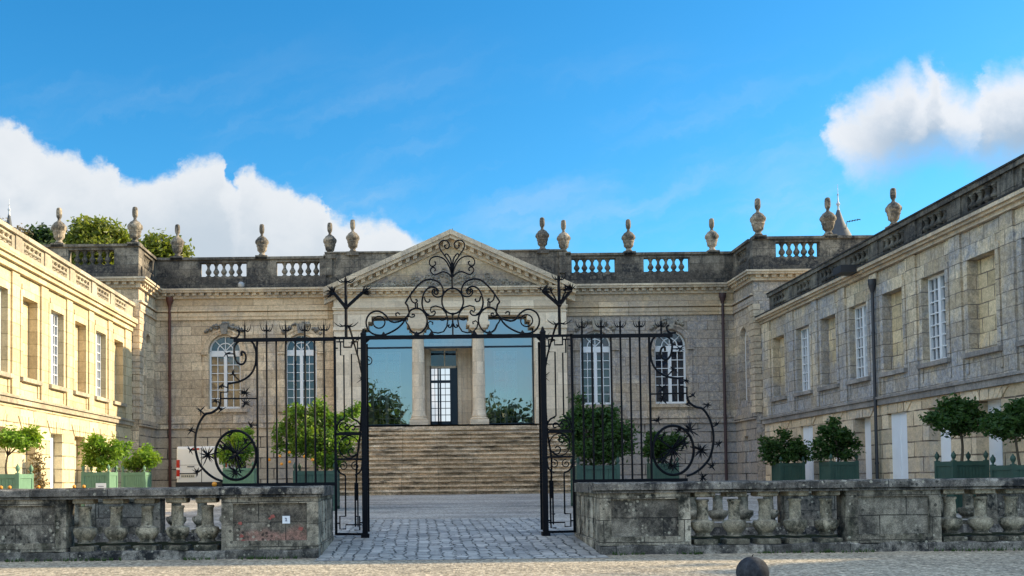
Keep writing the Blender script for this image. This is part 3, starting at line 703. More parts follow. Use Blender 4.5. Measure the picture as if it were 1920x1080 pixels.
# haunched corners of the outer openings
for x, s_ in ((bays[0][0], 1), (bays[2][1], -1)):
    m.box(x, x + s_ * .16, YO + .01, YO + .5, zo(614), G1); m.box(x + s_ * .16, x + s_ * .30, YO + .01, YO + .5, zo(602), G1)
part('portico_wall', m, M['portico'], chateau)
m = MB(); m.box(PO_L, PO_R, YO + .1, 46.9, G0 - .35, G0 - .03); m.box(PO_L - .15, PO_R + .15, 40.9, YO + .1, G0 - .3, G0); part('portico_floor', m, M['steps'], chateau)
for a, b in ((bays[0][1], bays[1][0]), (bays[1][1], bays[2][0])):
    c = (a + b) / 2; col = MB(); y = YO + .30
    prof = [(.30, 0), (.30, .03), (.285, .06), (.27, .10), (.265, .6), (.262, 1.6), (.245, 3.0), (.225, zo(622) - G0 - .45), (.25, zo(622) - G0 - .43), (.25, zo(622) - G0 - .40)]
    col.lathe(c, y, G0 + .42, prof, 24)
    b_ = MB()
    b_.box(c - .38, c + .38, y - .38, y + .38, G0 - .02, G0 + .24)
    b_.lathe(c, y, G0 + .24, [(.34, 0), (.365, .03), (.365, .06), (.33, .08), (.30, .09), (.30, .11), (.325, .13), (.325, .155), (.29, .18)], 24)
    k_ = MB(); z = zo(622)
    k_.lathe(c, y, z, [(.25, -.02), (.26, .06), (.33, .12), (.33, .14)], 24)
    k_.box(c - .36, c + .36, y - .33, y + .3, z + .14, z + .26); k_.box(c - .46, c + .46, y - .31, y + .3, z + .26, z + .42); k_.box(c - .40, c + .40, y - .305, y + .3, z + .42, G1)
    co = part('column', col, M['portico'], chateau, 40); part('column_base', b_, M['portico'], co, 40); part('capital', k_, M['portico'], co, 40)
# sheet glass between the columns, with dark metal bars
PG = Plane('y', YO + .62, -1)
for k, (a, b) in enumerate(bays):
    a2, b2 = a - (.0 if k == 0 else .14), b + (.0 if k == 2 else .14)
    f = MB(); t = .05; zt = zo(648)
    PG.box(f, a2, b2, G1 - t, G1, -.04, .04); PG.box(f, a2, b2, zt - .035, zt + .035, -.045, .045)
    for x in (a2, b2 - t): PG.box(f, x, x + t, G0, G1 - t, -.04, .04)
    if k != 1: PG.box(f, a2 + t, b2 - t, G0, G0 + .10, -.04, .04)
    fo = part('glazing_frame', f, M['dark_metal'], chateau)
    s = MB(); PG.quad(s, a2 + t, b2 - t, zt if k == 1 else G0 + .1, G1 - t, 0.0); part('glass', s, M['sheet'], fo)
# hall behind the glass
HB = Plane('y', 44.2, -1); hx = lambda px: at(px, 700, 44.2).x
m = MB(); hd = [(hx(800), hx(862), G0 - .03, zy(680, 44.2), .0, False), (hx(698), hx(752), G0 - .03, zy(660, 44.2), .0, False), (hx(926), hx(970), G0 - .03, zy(660, 44.2), .0, False)]
wall_grid(m, HB, PO_L, PO_R, G0 - .03, ZCT - .31, hd)
m.box(PO_L + .03, PO_L + .05, YO + .6, 44.2, G0 - .03, ZCT - .31); m.box(PO_R - .05, PO_R - .03, YO + .6, 44.2, G0 - .03, ZCT - .31)
PG.quad(m, PO_L, PO_R, G1, ZCT - .31, -.02)
part('hall_wall', m, M['hall'], chateau)
for a, b, c, d, _, _ in hd[1:]:
    sash(HB, chateau, a, b, c, d, -.06, 8, 2, False, 'pane', name='hall_window')
PV = Plane('y', 43.0, -1); vx = lambda px: at(px, 700, 43).x; zv = lambda y: zy(y, 43)
a, b, c, d = vx(806), vx(858), G0 - .03, zv(655); zl = zv(690)
ha, hb = bays[1][0] - .1, bays[1][1] + .1
m = MB(); wall_grid(m, PV, ha, hb, c, G1 + .1, [(a, b, c, d, .35, False)])
for x in (ha, hb): m.quad((x, YO + .68, c), (x, 43, c), (x, 43, G1 + .1), (x, YO + .68, G1 + .1))
PV.box(m, a - .16, a - .03, c, d + .1, -.01, .05); PV.box(m, b + .03, b + .16, c, d + .1, -.01, .05); PV.box(m, a - .16, b + .16, d + .1, d + .22, -.01, .06)
PV.box(m, b + .34, b + .40, c, G1 - .2, -.01, .03); PV.box(m, b + .52, b + .56, c, G1 - .2, -.01, .03)
part('portal_wall', m, M['portico'], chateau)
f = MB(); PV.box(f, a, b, zl, zl + .09, -.28, -.14); PV.box(f, a, a + .05, zl, d, -.28, -.14); PV.box(f, b - .05, b, zl, d, -.28, -.14); PV.box(f, a, b, d - .05, d, -.28, -.14); PV.box(f, (a+b)/2 + .02, (a+b)/2 + .07, zl, d, -.27, -.15)
tr = part('transom_frame', f, M['portico'], chateau); s = MB(); PV.quad(s, a + .05, b - .05, zl + .09, d - .05, -.2); part('glass', s, M['pane'], tr)
f = MB(); e1 = a + (b - a) * .76
PV.box(f, e1, b, c, zl, -.30, -.14)
for u in (a, a + (e1 - a) * .36, a + (e1 - a) * .46, e1 - .04): PV.box(f, u, u + .065, c, zl, -.26, -.2)
for u in (a + (e1 - a) * .22, a + (e1 - a) * .72): PV.box(f, u, u + .022, c, zl, -.25, -.21)
n_ = 9
for j in range(n_ + 1):
    z = c + (zl - c) * j / n_; t = .06 if j == 7 else .014
    PV.box(f, a, e1, z - t, z + t, -.252, -.208)
PV.box(f, a, e1, c, c + .30, -.265, -.2)
part('door', f, M['dark_metal'], chateau)
# pediment
ap = (xo(844, 436), zo(435.5)); el = (xo(608, 540), zo(541)); er = (xo(1077, 540), zo(541))
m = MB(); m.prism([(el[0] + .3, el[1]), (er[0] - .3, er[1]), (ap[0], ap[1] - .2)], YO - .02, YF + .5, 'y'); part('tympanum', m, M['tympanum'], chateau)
m = MB()
def rake(t0, t1, proj):
    """band parallel to the slope, from t0 to t1 below the roof edge (vertical measure)"""
    for e in (el, er):
        m.prism([(e[0], e[1] - t0 + .0), (ap[0], ap[1] - t0), (ap[0], ap[1] - t1), (e[0] , e[1] - t1)], YO - proj, YO + .2, 'y')
rake(-.0, .20, .50); rake(.20, .34, .42); rake(.34, .62, .12)
for e in (el, er):
    L = math.hypot(ap[0] - e[0], ap[1] - e[1]); k = int(L / .33); dx, dz = (ap[0] - e[0]) / L, (ap[1] - e[1]) / L
    for i in range(1, k):
        x, z = e[0] + dx * i * L / k, e[1] + dz * i * L / k
        m.prism([(x, z - .34), (x + .17 * dx, z + .17 * dz - .34), (x + .17 * dx, z + .17 * dz - .50), (x, z - .50)], YO - .30, YO - .1, 'y')
cornice_run(m, PO, PO_L, PO_R, zo(541), zo(556), e0=1, e1=1)
for x, s_ in ((PO_L, -1), (PO_R, 1)): m.box(x, x + s_ * .38, YO, YF, zo(546), zo(541) - .003)
part('pediment_cornice', m, M['cornice'], chateau)
m = MB(); rnd = random.Random(5); cx = ap[0]
for i in range(330):
    t = rnd.uniform(-1, 1); x = cx + t * 3.3; zm = el[1] + .10 + (1 - abs(t)) * .75 * (0.6 + .4 * math.sin(t * 17) ** 2)
    z = rnd.uniform(el[1] + .06, max(zm, el[1] + .16)); r = rnd.uniform(.035, .075)
    if rnd.random() < .5:
        m.lathe(x, YO - .03, z, [(.3*r, -r), (r, 0), (.3*r, r)], 6)
    else:
        a0 = rnd.uniform(0, 6.28); pts = [(x + r * 1.7 * math.cos(a0 + k * .55) * (1 - k * .08), YO - .05, z + r * 1.7 * math.sin(a0 + k * .55) * (1 - k * .08)) for k in range(8)]
        m.tube(pts, .024, 5)
m.box(cx - 3.5, cx + 3.5, YO - .06, YO, el[1] + .01, el[1] + .07)
part('carved_relief', m, M['carving'], chateau, 60)
m = MB(); m.box(el[0] + .2, er[0] - .2, YF, 47, ZCT - .02, ZCT + .0)
m.prism([(el[0] + .05, el[1] + .02), (er[0] - .05, er[1] + .02), (ap[0], ap[1] - .03)], YF + .45, 46.8, 'y'); part('portico_roof', m, M['roof'], chateau)
m = MB(); m.tube([(ap[0] + .1, YO, ap[1] - .05), (ap[0] + .1, YO, ap[1] + .14)], .015, 5); part('lightning_rod', m, M['lead'], chateau)
# rainwater pipes
def pipe(x, y, z0, z1, mat, parent, r=.06, hop=True, out=(0, -1)):
    m = MB(); m.lathe(x, y, z0, [(r, 0), (r, z1 - z0)], 10)
    z = z0 + 1.0
    while z < z1 - .5: m.lathe(x, y, z, [(r * 1.25, 0), (r * 1.25, .07)], 10); z += 1.9
    p = part('downpipe', m, M[mat], parent, 40)
    if hop:
        h = MB(); h.lathe(x, y, z1 - .02, [(r, -.12), (r * 2.3, .10), (r * 2.5, .13), (r * 2.5, .28)], 12); part('hopper', h, M[mat], p, 40)
pipe(at(318, 700, 41.85).x, 41.87, ZG, Z(565), 'rust', chateau); pipe(at(1358, 700, 41.85).x, 41.87, ZG, Z(569), 'pipe_brown', chateau)
m = MB(); p = at(453, 535, 41.9); m.lathe(p.x, 41.80, p.z, [(.05, -.12), (.13, -.06), (.14, .05), (.06, .12)], 10); part('floodlight', m, M['zinc'], chateau, 50)

# ------------------------------------------------------------------ steps
nst = 16; y_top = 41.0; y_bot = 36.4; rise = (G0 - gz(y_bot)) / nst; tread = (y_top - y_bot) / (nst - 1)
SX0, SX1 = at(622, 900, 37).x, at(1088, 900, 37).x
steps = thing('stone_steps', 'broad flight of worn stone steps climbing to the glazed portico', 'steps', ((SX0 + SX1) / 2, y_bot, gz(y_bot)))
for i in range(nst):
    m = MB(); z1 = gz(y_bot) + rise * (i + 1); yf = y_bot + tread * i; e = 0
    m.box(SX0 + e, SX1 - e, yf - .10, yf + tread + .05, z1 - .065, z1); m.box(SX0 + e, SX1 - e, yf, yf + tread + .04, z1 - rise - (0.2 if i == 0 else .0), z1 - .065)
    part('step', m, M['steps'], steps)
m = MB()
for x0, x1 in ((SX0 - .55, SX0), (SX1, SX1 + .55)): m.box(x0, x1, y_bot + .3, YO, gz(y_bot) - .3, gz(y_bot) + .55); 
m.box(SX0 + .05, SX1 - .05, y_top - .4, YO - .01, ZG - .5, G0 - .31)
part('side_wall', m, M['facade'], steps)

# ------------------------------------------------------------------ urns
UP = [(.24,0),(.24,.09),(.15,.10),(.13,.14),(.10,.18),(.10,.21),(.15,.27),(.185,.36),(.20,.45),(.225,.50),(.215,.53),(.235,.58),(.265,.64),(.27,.70),(.255,.75),(.21,.80),(.175,.86),(.12,.90),(.07,.94),(.052,.98),(.055,1.03),(.085,1.08),(.098,1.14),(.102,1.24),(.098,1.34),(.085,1.42),(.05,1.45)]
_ub = MB(); _ub.box(-.25, .25, -.25, .25, -.10, .06)
_u = MB(); _u.lathe(0, 0, 0, [(p[0] * 1.06, p[1]) for p in UP if p[1] >= .10], 18)
for i in range(8):      # swags and gadroons round the belly
    t = 2 * math.pi * i / 8; _u.lathe(.262 * math.cos(t), .262 * math.sin(t), .67, [(.012, -.07), (.034, -.02), (.030, .03), (.012, .06)], 6)
    _u.lathe(.178 * math.cos(t), .178 * math.sin(t), .38, [(.012, -.10), (.03, 0), (.02, .09)], 5)
u_me = _u.mesh('vase', M['urn'], (0,0,0), 40); ub_me = _ub.mesh('pedestal', M['parapet'])
def urn(px, py_base, D, label, s=1.0, rz=0.0, lift=0.0, yy=None):
    p = at(px, py_base - 20, D); x = p.x
    o = thing('stone_urn', label, 'urn', (x, yy if yy else D + .17, ZTOP + lift), 'stone urns along the parapets')
    inst('pedestal', ub_me, wl(o), o, 0, (1, 1, 1 + 0)); inst('vase', u_me, wl(o) + Vector((0, 0, .0)), o, rz, (s, s, s))
urn(108, 455, YP, 'stone urn on the sunlit side pavilion, before the treetops, furthest from the pediment', 1.04, .2)
urn(251, 455, YP, 'dark stone urn on the pavilion corner above the sunlit cream wing', 1.04, .5)
urn(331, 480, YF, 'stone urn above the rusty downpipe, its foot against green leaves', 1.0, 1.0)
urn(490, 480, YF, 'palest cream stone urn with a broken top, between two baluster openings', .98, 1.7)
urn(618, 478, YF, 'outer urn of the pair on the cream-wing side of the pediment', 1.0, 2.1)
urn(661, 472, YF, 'inner urn, nearest the pediment slope, of the pair on the cream-wing side', 1.0, 2.6, .12)
urn(1018, 470, YF, 'inner urn, nearest the pediment slope, of the pair on the shaded-wing side', 1.0, 3.0, .12)
urn(1058, 470, YF, 'outer urn of the pair on the shaded-wing side of the pediment', 1.0, .7)
urn(1180, 470, YF, 'brown-grey stone urn between two baluster openings, against blue sky', 1.0, 1.3)
urn(1337, 470, YF, 'stone urn over solid parapet, near the dark downpipe of the main range', 1.0, 1.9)
urn(1424, 440, YP, 'tall stone urn on the pavilion corner above the shaded wing', 1.08, 2.4)
urn(1556, 440, YP, 'stone urn standing in front of the conical slate roof', 1.08, 2.9)
urn(1680, 440, YP, 'stone urn whose foot is hidden behind the parapet of the shaded wing', 1.08, .1, .35)
# ------------------------------------------------------------------ the two wings
def wing(side):
    lf = side < 0
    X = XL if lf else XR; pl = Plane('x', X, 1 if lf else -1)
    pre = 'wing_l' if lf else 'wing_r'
    H = lambda h: EYE + h
    if lf: top, pb, cb, hd, sl, s1, s0, gd = map(H, (7.08, 6.43, 5.96, 5.38, 3.07, 2.49, 2.28, 1.60))
    else: top, pb, cb, hd, sl, s1, s0, gd = map(H, (7.02, 6.22, 5.97, 5.24, 2.97, 2.29, 2.06, 1.78))
    ya, yb = 18.5, YP
    cen = [37.75, 35.65, 33.5, 31.35, 29.15, 27.0, 24.86, 22.72, 20.6] if lf else [37.65, 35.25, 33.05, 30.8, 28.55, 26.26, 24.0, 21.75, 20.2][:8]
    hw = .55 if lf else .60
    kinds = ['n', 'w'] * 5
    out = X - (12 if lf else -14)
    b = thing('courtyard_wing', 'sunlit cream stone wing with small green planter boxes at its foot' if lf else 'shaded grey and ochre stone wing with white doors and a dark downpipe', 'building', (X, (ya + yb) / 2, gz(29)))
    rec = .24
    holes = [(c - hw, c + hw, sl, hd, rec, False) for c in cen]
    m = MB(); wall_grid(m, pl, ya, yb, s0, cb, holes)
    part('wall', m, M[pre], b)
    for k, c in enumerate(cen):
        if kinds[k] == 'n':
            nb = MB(); pl.quad(nb, c - hw, c + hw, sl, hd, -rec); part('blind_window', nb, M[pre if lf else 'wing_r_blank'], b)
    for k, c in enumerate(cen):
        if kinds[k] == 'w': sash(pl, b, c - hw, c + hw, sl, hd, -rec + .06, 7, 2, False, 'pane_wing', t=.06)
    # surrounds, pilaster strips, sills, aprons
    for c in cen:
        m = MB()
        for s_ in (-1, 1): pl.box(m, c + s_ * (hw + .004), c + s_ * (hw + .16), sl, hd, -.02, .035)
        pl.box(m, c - hw - .16, c + hw + .16, hd, hd + .17, -.02, .038)
        pl.box(m, c - hw - .02, c + hw + .02, hd + .17, hd + .36, -.02, .03)
        pl.box(m, c - hw - .18, c - hw - .06, sl - .12 - .38, sl - .12, -.02, .03); pl.box(m, c + hw + .06, c + hw + .18, sl - .5, sl - .12, -.02, .03)
        part('window_surround', m, M[pre], b)
    ed = sorted(cen)
    for p, q in list(zip(ed, ed[1:])) + [(ed[-1], yb - .003 + hw + .27)]:
        m = MB(); pl.box(m, p + hw + .27, q - hw - .27, s1, cb, -.02, .055); part('pilaster_strip', m, M[pre], b)
    for c in cen:
        m = MB(); pl.box(m, c - hw - .2, c + hw + .2, sl - .12, sl - .001, -rec, .13)
        part('window_sill', m, M['wing_l_top' if lf else 'band_r'], b)
    m = MB(); pl.box(m, ya, yb, s0, s1, -.05, .10); pl.box(m, ya, yb, s1 - .06, s1 + .01, -.05, .16)
    part('string_course', m, M['wing_l_top' if lf else 'band_r'], b)
    # ground floor
    if lf: gh = [(c - .50, c + .50, gz(29) - 1, gd, .30, False) for c in cen]
    else:
        gh = [(c - .52 - .1, c + .48, gz(29) - 1 if c in (28.55, 35.25) else gz(29) + .35, gd, .12 if c in (28.55, 35.25) else .34, False) for c in cen]
    m = MB(); wall_grid(m, pl, ya, yb, gz(29) - 1, s0, gh)
    part('ground_floor_wall', m, M[pre + '_low'], b)
    for k, h in enumerate(gh):
        s = MB(); pl.quad(s, h[0], h[1], h[2], h[3], -h[4] + .03)
        pl.box(s, (h[0] + h[1]) / 2 - .008, (h[0] + h[1]) / 2 + .008, h[2] + .05, h[3] - .05, -h[4] + .02, -h[4] + .045)
        if lf and k % 2 == 0: part('blocked_doorway', s, M['wing_l_low'], b)
        else: part('door' if h[2] < gz(29) - .5 else 'shutter', s, M['shutter'], b)
    for h in gh:    # flat arches
        m = MB()
        c, w, z0 = (h[0] + h[1]) / 2, (h[1] - h[0]) / 2, h[3] + .004; z1 = min(s0 - .03, z0 + .36)
        n_ = 7
        for i in range(n_):
            a, e = -1 + 2 * i / n_, -1 + 2 * (i + 1) / n_; g_ = .012
            k2 = 1.45
            m.prism([(c + a * w * 1.12 + g_, z0), (c + e * w * 1.12 - g_, z0), (c + e * w * 1.12 * k2 - g_, z1), (c + a * w * 1.12 * k2 + g_, z1)], X - pl.o * .02, X + pl.o * (.030 if i != 3 else .045), 'x')
        part('flat_arch', m, M[pre + '_low'], b)
    # cornice, parapet with blind balusters
    m = MB()
    h = pb - cb
    pl.box(m, ya, yb, pb - .35 * h, pb, -.05, .30); pl.box(m, ya, yb, pb - .62 * h, pb - .35 * h, -.05, .22); pl.box(m, ya, yb, cb, pb - .62 * h, -.05, .12)
    part('cornice', m, M['wing_l' if lf else 'cornice'], b)
    if not lf:
        m = MB(); pl.box(m, ya, yb, pb + .003, pb + .055, -.05, .31); part('drip_edge', m, M['black_edge'], b)
        m = MB(); pl.box(m, 30.15, 30.75, pb - .10, pb + .12, .10, .78); part('gutter_spout', m, M['lead'], b)
    m = MB(); z0, z1 = pb + .16, top - .20
    ph = [(c - .64, c + .64, z0, z1, .13, False) for c in cen]
    po = .10 if lf else -.05
    yw = yb; yb = yb if lf else 38.75
    wall_grid(m, pl, ya, yb, pb, top - .12, ph, po)
    for q in ph: pl.quad(m, q[0], q[1], q[2], q[3], po - .13)
    pl.box(m, ya, yb, top - .12, top, -.3, po + .09)
    pl.quad(m, ya, yb, pb, top, -.28)
    for p, q in zip(ed, ed[1:]):
        y = (p + q) / 2; pl.box(m, y - .22, y + .22, pb + .05, top + .012, -.29, po + .035)
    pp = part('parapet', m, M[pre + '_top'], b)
    me = baluster_mesh(pre + '_top', z1 - z0, .95)
    for c in cen:
        for i in range(4): inst('baluster', me, pl.P(c - .48 + .32 * i, z0, po - .07), pp)
    if not lf:
        m = MB(); pl.box(m, ya, yb, top, top + .045, -.34, .07); part('coping', m, M['black_edge'], b)
    yb = yw
    # closed body
    m = MB(); x0, x1 = sorted((X - pl.o * .5, out))
    m.quad((x0 - .0, ya, gz(19) - 1), (x1, ya, gz(19) - 1), (x1, ya, top), (x0, ya, top))
    m.quad((X, ya, gz(19) - 1), (X - pl.o * .5, ya, gz(19) - 1), (X - pl.o * .5, ya, top), (X, ya, top))
    m.quad((out, ya, gz(19) - 1), (out, yb, gz(19) - 1), (out, yb, top), (out, ya, top))
    m.box(X - pl.o * .36, out, ya + .01, yb - .01, pb - .3, pb + .02)
    if not lf: m.box(X + .02, out, ya + .02, ya + .4, pb, top)
    part('end_wall', m, M[pre], b)
    if not lf:
        pipe(X - .15, 29.5, gz(29.7), EYE + 5.50, 'pipe_dark', b, .046)
    return b
wing(-1); wing(1)

# ------------------------------------------------------------------ balustrades before the courtyard
WB = [(.17,0),(.17,.09),(.145,.10),(.15,.15),(.11,.17),(.105,.21),(.135,.25),(.168,.32),(.178,.38),(.165,.435),(.098,.46),(.088,.48),(.082,.70),(.084,.80),(.10,.82),(.10,.845),(.085,.86),(.115,.91),(.145,.925),(.145,1.0)]
_wb = {}
def wb_mesh(h, seed=0):
    k = (round(h, 3), seed)
    if k not in _wb:
        r = random.Random(seed); mb = MB()
        mb.lathe(0, 0, 0, WB[:3], 4, h, 1.0, square=True)
        mb.lathe(0, 0, 0, WB[3:17], 16, h, 1.0)
        mb.lathe(0, 0, 0, [(.13,.905),(.15,.925),(.15,1.0)], 4, h, 1.0, square=True)
        mb.v = [(v[0] + r.uniform(-.004, .004), v[1] + r.uniform(-.004, .004), v[2]) for v in mb.v]
        _wb[k] = mb.mesh('baluster', M['baluster'], (0,0,0), 45)
    return _wb[k]
def rough_box(mb, x0, x1, y0, y1, z0, z1, nx, rnd, a=.012, top=True):
    """a stone course whose arrises are worn and uneven"""
    xs = [x0 + (x1 - x0) * i / nx for i in range(nx + 1)]; R_ = lambda: rnd.uniform(-a, a); ring = []
    for x in xs:
        c = .022
        pts = [(y0, z0), (y0, z1 - c), (y0 + c, z1), (y1 - c, z1), (y1, z1 - c), (y1, z0)]
        i = len(mb.v); mb.v += [(x, y + R_() * .7, z + (R_() if z > z0 else 0)) for y, z in pts]; ring.append(i)
    for p, q in zip(ring, ring[1:]):
        for j in range(6):
            k = (j + 1) % 6; mb.f.append((p + j, p + k, q + k, q + j))
    mb.f.append(tuple(ring[0] + j for j in range(5, -1, -1))); mb.f.append(tuple(ring[-1] + j for j in range(6)))
ZCAP = EYE - .055
def pier(mb, pan, x0, x1, y0, y1, z0, z1, rec=.045, m=.17, ml=None, mr=None):
    """block with a sunk panel on its front face"""
    ml = ml or m; mr = mr or m; P = Plane('y', y0, -1)
    mb.box(x0, x1, y0 + .08, y1, z0, z1)
    wall_grid(mb, P, x0, x1, z0, z1, [(x0 + ml, x1 - mr, z0 + .13, z1 - .09, rec, False)])
    mb.quad((x0, y0, z0), (x0, y0 + .08, z0), (x0, y0 + .08, z1), (x0, y0, z1)); mb.quad((x1, y0, z0), (x1, y0 + .08, z0), (x1, y0 + .08, z1), (x1, y0, z1))
    P.quad(pan, x0 + ml, x1 - mr, z0 + .13, z1 - .09, -rec)
def balustrade(label, y, th, segs, ret=None, seed=1, corner=None, zc=ZCAP, dark=False, capx=(0, 0)):
    rnd = random.Random(seed); xs = [s[1] for s in segs] + [s[2] for s in segs]; x0, x1 = min(xs), max(xs)
    zb = gz(y); z0 = zb + .13; z1 = zc - .155
    o = thing('stone_balustrade', label, 'balustrade', ((x0 + x1) / 2, y + th / 2, zb))
    m = MB(); rough_box(m, x0, x1, y - .03, y + th + .03, zb - .3, z0, max(3, int((x1 - x0) * 5)), rnd, .02); part('plinth', m, M['coping'], o)
    m = MB(); rough_box(m, x0 - capx[0], x1 + capx[1], y - .07, y + th + .07, z1 + .045, zc, max(3, int((x1 - x0) * 4)), rnd, .009)
    rough_box(m, x0 - capx[0]*.5, x1 + capx[1]*.5, y - .035, y + th + .035, z1, z1 + .045, max(3, int((x1 - x0) * 4)), rnd, .004)
    part('coping', m, M['coping'], o)
    for s in segs:
        if s[0] == 'bal':
            for i in range(s[3]):
                x = s[1] + (s[2] - s[1]) * (i + .5) / s[3]
                inst('baluster', wb_mesh(z1 - z0, i % 3), (x + rnd.uniform(-.012, .012), y + th / 2, z0), o, rnd.uniform(-.06, .06))
        else:
            m = MB(); pn = MB(); pier(m, pn, s[1], s[2], y, y + th, z0, z1, ml=s[3] if len(s) > 3 else None, mr=s[4] if len(s) > 4 else None)
            p = part('pier', m, M['pale_pier' if s[0] == 'pale' else 'wall'], o); part('panel', pn, M['painted_panel' if s[0] == 'pale' and seed == 3 else 'wall_panel'], p)
    return o
wx = lambda px: at(px, 980, 15.0).x; w2 = lambda px: at(px, 900, 17.6).x
L0 = balustrade('mossy front balustrade ending in a pier with faded red paint', 15.0, .36,
    [('pier', wx(-560), wx(-330)), ('bal', wx(-330), wx(-130), 4), ('pier', wx(-130), wx(124)), ('bal', wx(124), wx(415), 5), ('pale', wx(415), wx(597) - .0)], seed=3, capx=(0, .09))
R0_ = balustrade('mossy front balustrade starting with a pale blotched pier, behind the stone ball', 15.0, .36,
    [('pale', wx(1125), wx(1295)), ('bal', wx(1295), wx(1588), 5), ('pier', wx(1588), wx(1765)), ('bal', wx(1765), wx(2056), 5), ('pier', wx(2056), wx(2240))], seed=4, capx=(.09, 0))
BL = balustrade('rear stone balustrade carrying the railing that stands before the white van', 17.6, .36,
    [('pier', w2(-330), w2(-80)), ('bal', w2(-80), w2(160), 5), ('pier', w2(160), w2(300)), ('bal', w2(300), w2(500), 4), ('pier', w2(500), BX0 + .0)], seed=5)
BR = balustrade('rear stone balustrade carrying the railing on the shaded side of the gateway', 17.6, .36,
    [('pier', BX1, w2(1230)), ('bal', w2(1230), w2(1470), 5), ('pier', w2(1470), w2(1600)), ('bal', w2(1600), w2(1850), 5), ('pier', w2(1850), w2(2050))], seed=6)
for o, x0, x1, s_ in ((L0, BX0 - .34, BX0, 1), (R0_, BX1, BX1 + .34, -1)):     # low walls beside the cobbled passage
    m = MB(); rnd = random.Random(8 + s_); n0 = 9; xf = x1 if s_ > 0 else x0
    ya, yb = 15.362, 17.598
    m.box(x0 + .01, x1 - .01, ya, yb, gz(15) - .3, ZCAP - .16)
    for i in range(5):
        a = ya + .06 + (yb - ya - .1) * i / 5; b_ = a + (yb - ya) / 5 - .14
        m.box(xf - s_ * .05, xf + s_ * .03, a, b_, gz(15) + .2, ZCAP - .22)
    m.box(xf - s_ * .05, xf + s_ * .05, ya, yb, gz(15) - .1, gz(16) + .14)
    part('return_wall', m, M['pale_pier'], o)
    m = MB(); m.box(x0 - .06, x1 + .06, 15.435, 17.525, ZCAP - .155, ZCAP - .004); part('return_coping', m, M['coping'], o)
# faded red paint and the small white number plate on the left pier
P15 = Plane('y', 15.0, -1)
m = MB(); rnd = random.Random(9)
def blot(cx, cz, r, n=11):
    pts = [(cx + r * rnd.uniform(.6, 1.15) * math.cos(2*math.pi*k/n) * 1.25, 14.9995 + .0415, cz + r * rnd.uniform(.6, 1.1) * math.sin(2*math.pi*k/n)) for k in range(n)]
    m.poly(pts)
for px, py, r in ((450, 981, .030), (511, 968, .034), (506, 972, .022), (453, 1005, .028), (455, 1014, .030), (564, 991, .034)):
    p = at(px, py, 15.04); blot(p.x, p.z, r)
m_red = m; zA, zB = at(500, 1008, 15.04).z, at(500, 985, 15.04).z
for i in range(0):
    p = at(rnd.uniform(452, 572), rnd.uniform(984, 1014), 15.04); blot(p.x, p.z, rnd.uniform(.02, .06), 7)
for i, v in enumerate(m.v): m.v[i] = (v[0], v[1] - .0006 * (i // 7 % 5), v[2])
part('red_paint', m, M['redpaint'], L0)
sg = thing('number_plate', 'small square white plate with a dark number 1 on the pier with red paint', 'sign', at(536.5, 975, 15.04))
m = MB(); p = at(536.5, 974.5, 15.02); hs = .056; m.box(p.x - hs, p.x + hs, 15.02, 15.046, p.z - hs, p.z + hs); part('plate', m, M['sign'], sg)
m = MB(); m.box(p.x - .006, p.x + .006, 15.017, 15.021, p.z - .018, p.z + .028); m.box(p.x - .018, p.x + .0, 15.0172, 15.021, p.z + .017, p.z + .028); m.box(p.x - .016, p.x + .016, 15.0174, 15.021, p.z - .022, p.z - .014)
part('numeral', m, M['ink'], sg)
# dark stone ball bollard on the forecourt
p = at(1411, 1073.5, 11.5); zg = gz(11.5)
o = thing('stone_ball', 'dark round stone ball with a small spike, on the pale gravel before the right balustrade', 'bollard', (p.x, 11.5, zg))
m = MB(); r = .181; m.lathe(p.x, 11.5, p.z, [(max(.004, r * math.cos(a)), r * math.sin(a)) for a in [R(-88 + 8 * i) for i in range(23)]], 32); part('ball', m, M['ball'], o, 60)
m = MB(); m.tube([(p.x, 11.5, p.z + r - .01), (p.x + .004, 11.5, p.z + r + .012), (p.x + .016, 11.5, p.z + r + .026)], .008, 6, .003); part('spike', m, M['iron'], o)
m = MB(); m.lathe(p.x, 11.5, zg - .05, [(.10, 0), (.09, .08), (.08, max(.1, p.z - r * .85 - zg + .05))], 16); part('foot', m, M['ball'], o)

# ------------------------------------------------------------------ wrought iron gateway
GY = 17.78; GS = F / GY; GAX = 851.0
GXc = at(GAX, 760, GY).x
def gp(px, py, dy=0.0, mir=False):
    """place on the gate's plane, from the left half of the photograph; levelled"""
    q = GXc + (px - GAX) / GS * (-1 if mir else 1)
    return Vector((q, GY + dy, zy(py, GY)))
lev = lambda px: 0.0113 * (px - 787)       # the photograph leans by this much
def gl(pts, mir=False, dy=0.0): return [gp(x, y + lev(x), dy, mir) for x, y in pts]
def smooth(pts, n=5):
    P = [Vector(p) for p in pts]; P = [P[0]*2 - P[1]] + P + [P[-1]*2 - P[-2]]; out = []
    for i in range(1, len(P) - 2):
        a, b, c, d = P[i-1:i+3]
        for k in range(n):
            t = k / n; out.append(.5 * ((2*b) + (c-a)*t + (2*a - 5*b + 4*c - d)*t*t + (3*b - a - 3*c + d)*t**3))
    return out + [P[-2]]
def spiral(cx, cy, r0, a0, turns, r1=1.5, n=None, sgn=1):
    n = n or int(abs(turns) * 18); return [(cx + (r0 + (r1 - r0) * i / n) * math.cos(a0 + sgn * 2 * math.pi * turns * i / n), cy + (r0 + (r1 - r0) * i / n) * math.sin(a0 + sgn * 2 * math.pi * turns * i / n)) for i in range(n + 1)]
